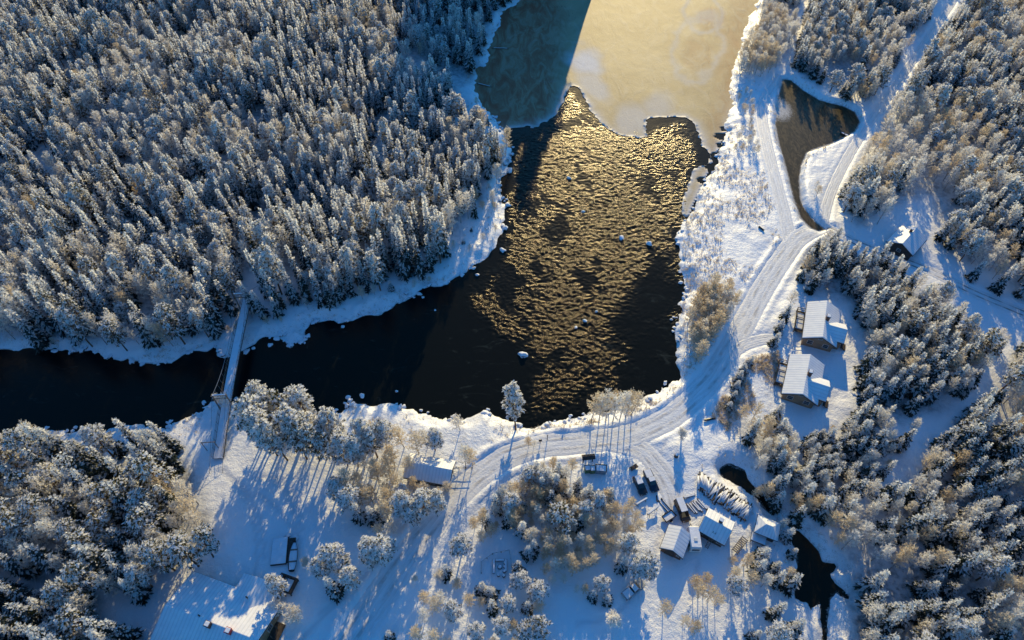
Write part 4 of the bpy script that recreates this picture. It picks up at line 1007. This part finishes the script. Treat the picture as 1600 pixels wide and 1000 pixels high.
D_ = dk.build('deck', M['dwood'], e); sn.build('snow_layer', M['snow'], D_)
for s in (-1, 1):
    r = MB(); pt = [Vector((Lb * i / 22, s * W2, deck_z(Lb * i / 22))) for i in range(23)]
    for p in pt: r.tube(p, p + Vector((0, 0, 1.05)), .035, n=4)
    for i in range(22):
        for zz in (.55, 1.05): r.tube(pt[i] + Vector((0, 0, zz)), pt[i + 1] + Vector((0, 0, zz)), .03, n=4)
    r.build('railing', M['wood'], e)
xt0, xt1 = 2.2, Lb * .72
for xt in (xt0, xt1):
    t = MB(); z = deck_z(xt)
    for s in (-1, 1): t.tube((xt, s * 1.5, -1.0), (xt, s * 1.28, z + 4.2), .15, .12, 6)
    t.box((xt, 0, z + 4.1), (.24, 2.9, .22)); t.box((xt, 0, z + 2.9), (.14, 2.5, .14)); tw = t.build('tower', M['wood'], e)
    MB().box((xt, 0, z + 4.27), (.24, 2.5, .1)).build('snow_cap', M['snow'], tw)
for s in (-1, 1):
    c_, h_ = MB(), MB(); pts = [Vector((-5, s * 1.2, 1.0)), Vector((xt0, s * 1.28, deck_z(xt0) + 4.15))]
    for i in range(1, 17):
        t = i / 16; x = xt0 + (xt1 - xt0) * t; z = deck_z(x) + 1.3 + 2.85 * (2 * t - 1) ** 2; pts.append(Vector((x, s * 1.28, z)))
        if 0 < i < 16: h_.tube((x, s * 1.28, z), (x, s * (W2 + .02), deck_z(x)), .014, n=4)
    pts.append(Vector((Lb + 3, s * 1.2, .2))); c_.path(pts, [.04] * len(pts), 4)
    c_.build('main_cable', M['steel'], e); h_.build('hanger', M['steel'], e)
gt = empty('portal_gate', (*at(334, 704, 0)[:2], gz(*at(334, 704, 0)[:2])), yb, 'thin wooden portal standing at the south landing of the footbridge', 'gate')
for s in (-1, 1): MB().tube((0, s * 1.2, -.3), (0, s * 1.2, 3.2), .08, n=6).build('post', M['wood'], gt)
MB().box((0, 0, 3.22), (.14, 2.7, .14)).build('crossbar', M['wood'], gt)

# ------------------------------------------------------------------ vehicles
def vehicle(name, label, cat, pa, pb, kind, paint, L=4.6, W=1.82, snow=True):
    """pa = rear, pb = front (photo pixels at 0.8 m)"""
    A, B = at(*pa, .8), at(*pb, .8); c = (A + B) / 2; yaw = math.atan2(B[1] - A[1], B[0] - A[0]); z = gz(c[0], c[1])
    e = empty(name, (c[0], c[1], z), yaw, label, cat); h = L / 2; P = M[paint]
    low = [(-h + .05, .38), (h - .12, .34), (h, .55), (h - .03, .78), (h - .25, .92), (h - 1.25, 1.04), (-h + .1, 1.06), (-h, .9)]
    bm = MB(); n = len(low)
    rings = [(-W / 2 + .06, .97), (-W / 2, 1), (W / 2, 1), (W / 2 - .06, .97)]
    vs = [];
    for y, k in ((-W / 2, 1), (W / 2, 1)):
        for x, zz in low: vs.append((x, y, zz))
    bm.add(vs, [tuple(range(n)), tuple(range(2 * n - 1, n - 1, -1))] + [((i + 1) % n, i, n + i, n + (i + 1) % n) for i in range(n)])
    if kind == 'pickup': x0b, x1b, x0t, x1t, zt = -.55, 1.25, -.4, .55, 1.72
    elif kind == 'van': x0b, x1b, x0t, x1t, zt = -h + .06, h - .85, -h + .16, h - 1.75, 2.05
    else: x0b, x1b, x0t, x1t, zt = -h + .08, h - 1.35, -h + .45, h - 2.2, 1.72
    wb, wt, zb = W / 2 - .04, W / 2 - .22, 1.03
    cab = [(x0b, -wb, zb), (x1b, -wb, zb), (x1b, wb, zb), (x0b, wb, zb), (x0t, -wt, zt), (x1t, -wt, zt), (x1t, wt, zt), (x0t, wt, zt)]
    bm.add(cab, [(4, 5, 6, 7), (0, 1, 5, 4), (1, 2, 6, 5), (2, 3, 7, 6), (3, 0, 4, 7)])
    if kind == 'pickup':
        for y in (-W / 2 + .05, W / 2 - .05): bm.box(((-h + .1 - .6) / 2, y, 1.18), (h - .7, .09, .26))
        bm.box((-h + .09, 0, 1.18), (.09, W - .1, .26))
    body = bm.build('body', P, e, bevel=.05)
    def pane(nm, a, b, c_, d_, off):
        q = [Vector(p) for p in (a, b, c_, d_)]; ctr = sum(q, Vector()) / 4; nrm = (q[1] - q[0]).cross(q[3] - q[0]).normalized() * off
        MB().add([ctr + (p - ctr) * .82 + nrm for p in q], [(0, 1, 2, 3)]).build(nm, M['glass'], e)
    pane('windscreen', cab[1], cab[2], cab[6], cab[5], .02); pane('rear_window', cab[3], cab[0], cab[4], cab[7], .02)
    pane('side_window', cab[0], cab[1], cab[5], cab[4], .02); pane('side_window', cab[2], cab[3], cab[7], cab[6], .02)
    for x in (-h + .9, h - .95):
        for s in (-1, 1):
            t = MB().tube((x, s * (W / 2 - .2), .34), (x, s * (W / 2 + .03), .34), .34, n=16); w = t.build('wheel', M['rubber'], e)
            MB().tube((x, s * (W / 2 + .0), .34), (x, s * (W / 2 + .04), .34), .2, n=12).build('rim', M['steel'], w)
    for s in (-1, 1):
        MB().box((h - .04, s * (W / 2 - .3), .72), (.1, .36, .16)).build('headlight', M['lamp'], e, bevel=.02)
        MB().box((-h + .03, s * (W / 2 - .16), .85), (.1, .2, .26)).build('tail_light', M['tail'], e, bevel=.02)
        MB().box((x1b - .25, s * (W / 2 + .1), 1.15), (.14, .2, .14)).build('mirror', P, e, bevel=.02)
    MB().box((h - .02, 0, .42), (.1, W - .2, .16)).build('bumper', M['black'], e, bevel=.03)
    e.scale = (.84, .84, .84)
    if snow:
        MB().box(((x0t + x1t) / 2, 0, zt + .06), (x1t - x0t + .05, 2 * wt - .02, .13)).build('roof_snow', M['snow'], e, bevel=.05)
        if kind == 'pickup': MB().box(((-h - .55) / 2, 0, 1.2), (h - .75, W - .25, .2)).build('bed_snow', M['snow'], e, bevel=.05)
    return e
vehicle('parked_car', 'dark estate car with snow on its roof, left of the pickup with a full bed', 'car', (993,743), (1007,774), 'suv', 'black')
pk = vehicle('pickup_truck', 'black pickup parked right beside the dark estate car in the yard', 'pickup', (1010,734), (1025,768), 'pickup', 'navy', 5.3)
vehicle('parked_van', 'dark brown van with a long snow covered roof behind the brown shed', 'van', (1060,781), (1073,812), 'van', 'brown', 5.1, 1.95)
vehicle('snowed_pickup', 'snow buried pickup standing under the broad pines by the open field', 'pickup', (976,932), (1004,909), 'pickup', 'grey', 5.2)
# caravan
A, B = at(1082, 829, 1.3), at(1086, 858, 1.3); c = (A + B) / 2; e = empty('caravan', (c[0], c[1], gz(c[0], c[1])), math.atan2(B[1] - A[1], B[0] - A[0]), 'small white caravan parked between the brown shed and the yard house', 'caravan')
bd = MB().prism([(-1.0, .45), (1.0, .45), (1.05, 1.2), (.98, 2.2), (.85, 2.35), (-.85, 2.35), (-.98, 2.2), (-1.05, 1.2)], -2.0, 2.0); bd.build('body', M['cream'], e, bevel=.12)
MB().box((0, 0, 2.45), (3.7, 1.75, .2)).build('roof_snow', M['snow'], e, bevel=.07); MB().box((.5, 0, 2.6), (.6, .6, .14)).build('roof_hatch', M['cream'], e, bevel=.03)
for s in (-1, 1):
    w = MB().tube((-.2, s * .85, .33), (-.2, s * 1.06, .33), .33, n=14).build('wheel', M['rubber'], e); MB().tube((-.2, s * 1.05, .33), (-.2, s * 1.075, .33), .18, n=10).build('rim', M['steel'], w)
    MB().box((.9, s * 1.035, 1.55), (1.0, .04, .55)).build('window', M['glass'], e)
MB().box((2.0, 0, 1.6), (.05, 1.3, .6)).build('window', M['glass'], e); MB().box((-1.0, 1.03, 1.2), (.6, .05, 1.5)).build('door', M['trim'], e)
MB().path([(-2.0, -.5, .45), (-3.2, 0, .45), (-2.0, .5, .45)], [.05, .05, .05], 6).build('drawbar', M['black'], e)

# utility trailer, beams, poles, planks, boats
def base_between(name, label, cat, pa, pb, group=None):
    A, B = at(*pa, .2), at(*pb, .2); c = (A + B) / 2
    return empty(name, (c[0], c[1], gz(c[0], c[1])), math.atan2(B[1] - A[1], B[0] - A[0]), label, cat, group), float(np.hypot(*(B - A)[:2]))
e, L = base_between('utility_trailer', 'small open trailer frame behind the brown shed', 'trailer', (1037,813), (1052,803))
MB().box((0, 0, .6), (2.3, 1.35, .1)).build('bed', M['wood'], e); MB().box((0, 0, .7), (2.1, 1.15, .1)).build('snow_layer', M['snow'], e, bevel=.03)
for s in (-1, 1):
    MB().box((0, s * .66, .8), (2.3, .05, .32)).build('side_board', M['dwood'], e); MB().tube((0, s * .72, .3), (0, s * .9, .3), .3, n=12).build('wheel', M['rubber'], e)
for x in (-1.15, 1.15): MB().box((x, 0, .8), (.05, 1.3, .32)).build('end_board', M['dwood'], e)
MB().tube((1.15, 0, .55), (2.3, 0, .5), .05).build('drawbar', M['steel'], e)
for pa, pb, lb in (((993,791), (1010,781), 'upper of two snow topped timber trestles in front of the cars'), ((1011,806), (1027,794), 'lower of two snow topped timber trestles in front of the cars')):
    e, L = base_between('timber_trestle', lb, 'trestle', pa, pb)
    MB().tube((-L / 2, 0, .62), (L / 2, 0, .62), .17, n=8).build('beam', M['lwood'], e); MB().box((0, 0, .83), (L, .3, .16)).build('snow_layer', M['snow'], e, bevel=.05)
    for x in (-L * .36, L * .36):
        for s in (-1, 1): MB().tube((x, s * .3, -.05), (x, 0, .62), .06, n=5).build('leg', M['wood'], e)
for off, lb in ((-.35, 'left pole of the dark pair lying beside the van'), (.35, 'right pole of the dark pair lying beside the van')):
    e, L = base_between('timber_pole', lb, 'pole', (1031,780), (1055,807)); 
    e.location[2] += .16; q = Matrix.Rotation(e.rotation_euler[2], 3, 'Z') @ Vector((0, off, 0)); e.location[0] += q[0]; e.location[1] += q[1]
    MB().tube((-L / 2, 0, 0), (L / 2, 0, 0), .17, .13, 8).build('pole', M['dwood'], e); MB().box((0, 0, .15), (L * .8, .12, .07)).build('snow_layer', M['snow'], e)
e, L = base_between('short_pole', 'short dark pole lying on the snow in front of the pickup', 'pole', (1026,774), (1027,784)); MB().tube((-L / 2, 0, .1), (L / 2, 0, .1), .12, n=7).build('pole', M['dwood'], e)
for k in range(6):
    e, L = base_between('snowy_plank', ['first','second','third','fourth','fifth','sixth'][k] + ' long plank from the left, snow covered, behind the yard house', 'plank', (1072 + k * 3.4, 786 - k * 1.2), (1087 + k * 3.6, 803 - k * 1.6 + (k % 2) * 3))
    MB().box((0, 0, .12 + .03 * (k % 3)), (L * random.uniform(.8, 1.05), .3, .16)).build('board', M['wood'], e); MB().box((0, 0, .25 + .03 * (k % 3)), (L * .8, .24, .09)).build('snow_layer', M['snow'], e, bevel=.03)
e, L = base_between('snowy_plank', 'single plank lying apart above the planks behind the yard house', 'plank', (1068,778), (1086,773)); MB().box((0, 0, .12), (L, .35, .2)).build('board', M['wood'], e); MB().box((0, 0, .27), (L * .9, .28, .1)).build('snow_layer', M['snow'], e, bevel=.03)

# slatted rack left of the hip roofed hut
e, L = base_between('slatted_rack', 'slatted wooden firewood rack leaning beside the hip roofed hut', 'rack', (1146,865), (1163,843))
for s in (-1, 1): MB().box((0, s * .55, .55), (L, .1, .12)).build('side_rail', M['dwood'], e)
for i in range(9): MB().box((-L / 2 + (i + .5) * L / 9, 0, .66), (.18, 1.2, .08)).build('slat', M['wood'], e)
for x in (-L * .42, L * .42):
    for s in (-1, 1): MB().box((x, s * .55, .22), (.1, .1, .6)).build('leg', M['dwood'], e)

# long log pile: each log is a thing
A, B = at(1091, 751, .3), at(1172, 806, .3); d = (B - A)[:2]; L = float(np.hypot(*d)); u = d / L; n = np.array([-u[1], u[0]]); yl = math.atan2(n[1], n[0])
lm = MB().tube((-1.65, 0, 0), (1.65, 0, 0), .14, .11, 8).mesh('log', [M['lwood']]); sm = MB().tube((-1.58, 0, .08), (1.58, 0, .09), .125, .10, 8).mesh('log_snow', [M['slush']], True)
for row, (cnt, z, ww) in enumerate(((48, .15, 0), (56, .36, 0))):
    for i in range(cnt):
        t = (i + .5 + row * .5) / (50 if row < 1 else 58); p = A[:2] + u * (L * t) + n * random.gauss(0, .3)
        skew = (.5 if t < .2 else 0) + random.gauss(0,   .05 if row < 1 else .2); dz = random.uniform(0, .16) if row == 1 else 0
        hump = z + dz
        e = empty('snowy_log', (p[0], p[1], gz(A[0], A[1]) + .05 + hump), yl + skew, ['bottom','top'][row] + ' row log of the long snow covered log pile by the dark stream', 'log', ['bottom','top'][row] + ' logs of the long pile')
        o = bpy.data.objects.new('trunk', lm); COL.objects.link(o); o.parent = e
        if row == 1 and random.random() < .96:
            o = bpy.data.objects.new('snow_layer', sm); COL.objects.link(o); o.parent = e; k_ = random.uniform(.75, 1.05); o.scale = (k_, random.uniform(.8, 1.9), random.uniform(.6, .9)); o.location = (random.uniform(-1, 1) * (1 - k_) * 1.8, 0, 0)

def hull(L, W, H, n=12):
    vs, fs = [], []; k = 7
    for i in range(n + 1):
        t = i / n; x = -L / 2 + L * t; w = W / 2 * (math.sin(PI * min(.97, .12 + .9 * t)) ** .55 if t < 1 else .02); sh = H * (1 + .35 * t ** 3)
        for j in range(k):
            a = PI * j / (k - 1); vs.append((x, -w * math.cos(a), sh - (sh - .02) * math.sin(a) ** .7))
    for i in range(n):
        for j in range(k - 1): fs.append((i * k + j, i * k + j + 1, (i + 1) * k + j + 1, (i + 1) * k + j))
    fs.append(tuple(range(k)))
    return vs, fs
def boat(label, pa, pb, z=None):
    e, L = base_between('rowing_boat', label, 'boat', pa, pb)
    if z is not None: e.location[2] = z
    W = L * .3; h = MB().add(*hull(L, W, .55)).build('hull', M['dwood'], e, smooth=True); so_ = h.modifiers.new('thick', 'SOLIDIFY'); so_.thickness = .05
    MB().add([(x, y * W * .42 * (math.sin(PI * min(.97, .12 + .9 * (x / L + .5))) ** .55), .44 + .05 * math.cos(y * 2)) for x in np.linspace(-L * .46, L * .42, 10) for y in (-1, -.5, 0, .5, 1)],
             [(i * 5 + j, i * 5 + j + 5, i * 5 + j + 6, i * 5 + j + 1) for i in range(9) for j in range(4)]).build('snow_fill', M['snow'], e, smooth=True)
    for x in (-.2, .18): MB().box((L * x, 0, .53), (.25, W * .86, .06)).build('seat', M['wood'], e)
boat('snow filled rowing boat drawn up at the corner of the brown pond', (1316,203), (1334,212), gz(*at(1325, 207)[:2]) + .02 if gz(*at(1325, 207)[:2]) > WATER_Z else WATER_Z - .1)
boat('long snow covered rowing boat lying on the meadow above the big house', (457,894), (462,846))
e, L = base_between('snowy_platform', 'low square platform under smooth snow beside the long rowing boat', 'platform', (440,842), (436,884))
MB().box((0, 0, .2), (L, 2.7, .42)).build('frame', M['dwood'], e); MB().box((0, 0, .5), (L - .1, 2.6, .2)).build('snow_layer', M['snow'], e, bevel=.07)
MB().box((0, 2.0, .03), (L * .9, 1.3, .5)).build('dark_crate', M['dwood'], e)

# roadside furniture
p = ground_at(918, 722); e = empty('notice_board', p, .1, 'dark roofed notice board on two posts beside the road junction', 'notice board')
for x in (-.9, .9): MB().box((x, 0, 1.0), (.16, .16, 2.1)).build('post', M['dwood'], e)
MB().box((0, -.02, 1.45), (1.7, .08, 1.1)).build('board', M['dwood'], e); r = MB().prism([(-.6, 2.05), (0, 2.4), (.6, 2.05), (0, 2.28)], -1.25, 1.25).build('roof', M['dwood'], e)
MB().box((0, .0, 1.45), (1.5, .11, .9)).build('map_sheet', M['grey'], e)
def bin_box(label, px, py, mat, sx, sy, sz, rz):
    p = ground_at(px, py); e = empty('waste_container', p, rz, label, 'container')
    MB().box((0, 0, sz / 2 + .08), (sx, sy, sz), taper=1.08).build('body', M[mat], e, bevel=.04); MB().box((0, sy * .1, sz + .14), (sx * 1.1, sy * 1.12, .1)).build('lid', M['black'], e, bevel=.03)
    MB().box((0, 0, sz + .24), (sx * .9, sy * .9, .1)).build('snow_cap', M['snow'], e, bevel=.03)
    for x in (-1, 1):
        for y in (-1, 1): MB().tube((x * sx * .4 - .04, y * sy * .4, .1), (x * sx * .4 + .04, y * sy * .4, .1), .1, n=8).build('wheel', M['rubber'], e)
bin_box('pale green waste container, left one of the row below the notice board', 917, 737, 'green', 1.0, 1.0, 1.2, .1)
bin_box('pale green waste container with a gap beside it, middle of the row', 925, 738, 'green', .9, 1.0, 1.2, .1)
bin_box('wide light grey container right of the green ones', 938, 737, 'grey', 2.0, 1.3, 1.1, -.1)
p = ground_at(844, 692); e = empty('mailbox', p, .1, 'dark mailbox on a short post at the roadside', 'mailbox')
MB().box((0, 0, .45), (.1, .1, 1.0)).build('post', M['dwood'], e); MB().prism([(-.18, .95), (.18, .95), (.18, 1.2), (0, 1.36), (-.18, 1.2)], -.3, .3).build('box', M['black'], e, bevel=.02)
p = ground_at(855, 687); e = empty('marker_post', p, 0, 'thin dark post standing right of the mailbox', 'post'); MB().tube((0, 0, -.2), (0, 0, 1.9), .08, .07, 8).build('pole', M['black'], e); MB().tube((0, 0, 1.5), (0, 0, 1.86), .1, .1, 8).build('band', M['dwood'], e)
p = ground_at(1056, 714); e = empty('tree_stump', p, 0, 'brown chopped stump on the rough snow beside the yard track', 'stump'); MB().tube((0, 0, -.2), (0, 0, .8), .42, .36, 11).build('stem', M['bark'], e); MB().tube((0, 0, .8), (0, 0, .9), .33, .3, 11).build('snow_cap', M['snow'], e)
e, L = base_between('fallen_log', 'dark short log lying on the sunlit field above the road', 'log', (1185,356), (1193,362)); MB().tube((-L / 2, 0, .18), (L / 2, 0, .18), .24, .2, 8).build('stem', M['bark'], e)
e, L = base_between('drain_pipe', 'dark pipe lying across the ditch below the road', 'pipe', (1100,658), (1117,655)); MB().tube((-L / 2, 0, .2), (L / 2, 0, .2), .22, .22, 10).build('pipe', M['black'], e)
e, L = base_between('wooden_sled', 'small brown sled standing behind the estate car', 'sled', (985,734), (995,728)); MB().box((0, 0, .4), (L, .7, .1)).build('bed', M['brown'], e)
for s in (-1, 1): MB().box((0, s * .3, .2), (L * 1.1, .07, .3)).build('runner', M['dwood'], e)
for (px0, py0), (px1, py1), lb in (((745,131), (768,137), 'lower of two bare logs frozen in the lake ice by the far bank'), ((769,76), (795,77), 'upper of two bare logs frozen in the lake ice by the far bank')):
    A, B = at(px0, py0, WATER_Z), at(px1, py1, WATER_Z); e = empty('frozen_log', (*((A + B) / 2)[:2], WATER_Z + .22), math.atan2(B[1] - A[1], B[0] - A[0]), lb, 'log'); L = float(np.hypot(*(B - A)[:2]))
    MB().tube((-L / 2, 0, 0), (L / 2, 0, .1), .2, .1, 7).build('stem', M['wood'], e); MB().box((0, 0, .17), (L * .8, .14, .07)).build('snow_layer', M['snow'], e)

# bench ring with fire pit and low rail fence
p = ground_at(781, 886); e = empty('bench_ring', p, 0, 'square ring of low snow covered benches inside the rail fence', 'bench')
for x, y, sx, sy in ((-1.05, 0, .45, 2.5), (1.05, .2, .45, 2.1), (0, 1.12, 1.62, .45)):
    b = MB().box((x, y, .38), (sx, sy, .1)); b.box((x, y, .15), (sx * .6, sy * .6, .36)); q = b.build('bench', M['dwood'], e); MB().box((x, y, .47), (sx - .08, sy - .08, .09)).build('snow_layer', M['snow'], q, bevel=.03)
p = ground_at(781, 886); e = empty('fire_pit', p, 0, 'round stone fire pit in the middle of the bench ring', 'fire pit')
MB().tube((0, 0, -.1), (0, 0, .32), .46, .42, 14).build('stone_rim', M['stone'], e); MB().tube((0, 0, .32), (0, 0, .38), .36, .3, 14).build('snow_cap', M['snow'], e)
for (a, b), lb in zip(((789,880), (789,886), (788,893), (779,899), (787,900)), ('topmost', 'second', 'third', 'lower left', 'lowest')):
    p = ground_at(a, b); e = empty('stump_stool', p, 0, lb + ' of the five round stump stools beside the bench ring', 'stool'); MB().tube((0, 0, -.1), (0, 0, .42), .3, .28, 10).build('stem', M['bark'], e); MB().tube((0, 0, .42), (0, 0, .53), .27, .22, 10).build('snow_cap', M['snow'], e)
pts = [ground_at(*q) for q in ((752,896), (752,879), (770,866), (796,861), (800,885))]; c = sum(pts) / 5
e = empty('rail_fence', c, 0, 'low angular rail fence around the bench ring', 'fence'); fm, fs_ = MB(), MB()
for i in range(4):
    a, b = Vector(pts[i] - c), Vector(pts[i + 1] - c)
    MB().tube(a + Vector((0, 0, .75)), b + Vector((0, 0, .75)), .09, n=6).build('rail', M['dwood'], e)
    MB().tube(a + Vector((0, 0, .85)), b + Vector((0, 0, .85)), .06, n=5).build('snow_layer', M['snow'], e)
    for t in (0, .5) if i < 3 else (0, .5, 1): q = a.lerp(b, t); MB().tube(q + Vector((0, 0, -.2)), q + Vector((0, 0, .82)), .07, n=6).build('post', M['dwood'], e)

# ------------------------------------------------------------------ boulders
from mathutils import noise as mnoise
def boulder(seed):
    import bmesh
    bm = bmesh.new(); bmesh.ops.create_icosphere(bm, subdivisions=2, radius=1.0)
    for v in bm.verts:
        k = 1 + .5 * mnoise.noise(v.co * 1.1 + Vector((seed * 7.1, 0, 0))); v.co = Vector((v.co.x * k, v.co.y * k * .85, v.co.z * k * .6))
    bm.normal_update(); vs = [v.co.copy() for v in bm.verts]; fs = [tuple(v.index for v in f.verts) for f in bm.faces]; up = [f.normal.z > .35 for f in bm.faces]; bm.free()
    st = MB().add(vs, fs).mesh('boulder', [M['stone']], True)
    used = sorted({i for f, u in zip(fs, up) if u for i in f}); mp = {i: k for k, i in enumerate(used)}
    cap = MB().add([vs[i] * 1.03 + Vector((0, 0, .10)) for i in used], [tuple(mp[i] for i in f) for f, u in zip(fs, up) if u]).mesh('boulder_snow', [M['snow']], True)
    return st, cap
BOULD = [boulder(i) for i in range(6)]
def put_boulder(x, y, z, s, label, grp):
    st, cap = random.choice(BOULD); e = empty('snowy_boulder', (x, y, z), random.uniform(0, 6.28), label, 'boulder', grp); e.scale = (s, s * random.uniform(.8, 1.1), s * random.uniform(.8, 1.2))
    for nm, me in (('stone', st), ('snow_cap', cap)):
        o = bpy.data.objects.new(nm, me); COL.objects.link(o); o.parent = e
for px, py, s, lb in ((818,555,1.0,'largest snow capped boulder alone in the dark rapids'), (805,608,.9,'snow capped boulder in the water just above the leaning pine'), (914,502,.55,'snow capped boulder in the middle of the lower rapids'), (900,512,.4,'small boulder left of the one in the lower rapids'),
     (932,487,.35,'small boulder above the one in the lower rapids'), (971,373,.7,'round boulder left of its twin below the bright rapids'), (1014,381,.75,'round boulder right of its twin below the bright rapids'), (889,279,.6,'white boulder in the bright upper rapids below the ice point'), (911,331,.5,'low boulder in the middle of the bright rapids'),
     (796,268,.9,'snowy boulder in the water off the tip of the far bank'), (786,392,.7,'snowy boulder off the far bank at the bend'), (746,430,.5,'small boulder close to the far bank below the bend'), (758,646,.8,'pointed white boulder on the shore left of the leaning pine'), (566,619,.6,'single white boulder in the dark water off the near bank'), (620,612,.35,'tiny white rock alone in the dark water'),
     (536,511,.45,'small white rock at the edge of the far bank'), (661,465,.35,'tiny rock off the far bank'), (680,485,.25,'smallest rock in the dark water'), (454,540,.7,'snowy rock off the far bank right of the footbridge'), (422,540,.6,'snowy rock by the far bank next to the footbridge'), (470,536,.5,'low snowy rock right of the pair near the footbridge')):
    p = at(px, py, WATER_Z); put_boulder(p[0], p[1], WATER_Z + .08, s * 1.05, lb, None)
for px, py, lb in ((452,838,'left of two snowy boulders above the long rowing boat'), (463,842,'right of two snowy boulders above the long rowing boat')):
    p = ground_at(px, py); put_boulder(p[0], p[1], p[2] + .1, .6, lb, None)
C = np.column_stack([RNG.uniform(-100, 60, 9000), RNG.uniform(52, 170, 9000)]); Fb = field(C); kk_ = (np.abs(Fb['land'] - .2) < .9) & (sdist(C, LAKE) < 4); C = C[kk_][:210]; Fb = field(C); hb = height(C, Fb)
for (x, y), h in zip(C, hb):
    px, py, k = to_px(x, y, WATER_Z); side = 'far' if py < 575 - .0 * px and px < 800 else 'near' if px < 1050 else 'east'
    put_boulder(x, y, max(h, WATER_Z) + .02, random.uniform(.25, .62) * (1.25 if side == 'far' else 1), f'little snow capped rock strewn along the waterline of the {side} bank', f'rocks along the {side} bank')


# ------------------------------------------------------------------ light, sky, camera
SUN_AZ, SUN_EL = math.radians(9.5), math.radians(18.5)
sv = Vector((math.sin(SUN_AZ) * math.cos(SUN_EL), math.cos(SUN_AZ) * math.cos(SUN_EL), math.sin(SUN_EL)))
sl = bpy.data.lights.new('sun', 'SUN'); sl.energy = 5.0; sl.angle = math.radians(.53); sl.color = (1.0, .79, .38)
so = bpy.data.objects.new('sun', sl); COL.objects.link(so); so.rotation_euler = sv.to_track_quat('Z', 'Y').to_euler(); so.location = (20, 120, 90)
wd = bpy.data.worlds.new('World'); SC.world = wd; wd.use_nodes = True
nt = wd.node_tree; bg = nt.nodes['Background']
sky = nt.nodes.new('ShaderNodeTexSky'); sky.sky_type = 'NISHITA'; sky.sun_disc = False
sky.sun_elevation = SUN_EL; sky.sun_rotation = SUN_AZ; sky.air_density = 1.6; sky.dust_density = .3; sky.ozone_density = 3.0
hs = nt.nodes.new('ShaderNodeMix'); hs.data_type = 'RGBA'; hs.blend_type = 'MULTIPLY'; hs.inputs[0].default_value = 1.0
hs.inputs[7].default_value = (.27, 1.04, 1.95, 1)
nt.links.new(sky.outputs[0], hs.inputs[6]); nt.links.new(hs.outputs[2], bg.inputs[0]); bg.inputs[1].default_value = .092

cam = bpy.data.cameras.new('camera'); cam.sensor_width = 36; cam.lens = FPX / 1600 * 36; cam.clip_end = 8000; cam.clip_start = .5
co = bpy.data.objects.new('camera', cam); COL.objects.link(co); co.location = (0, 0, CAM_H); co.rotation_euler = (TILT, 0, 0)
SC.camera = co
SC.view_settings.view_transform = 'Standard'; SC.view_settings.look = 'None'; SC.view_settings.exposure = 0
SC.cycles.max_bounces = 7; SC.cycles.diffuse_bounces = 4; SC.cycles.glossy_bounces = 2; SC.cycles.transmission_bounces = 4
SC.cycles.caustics_reflective = False; SC.cycles.caustics_refractive = False
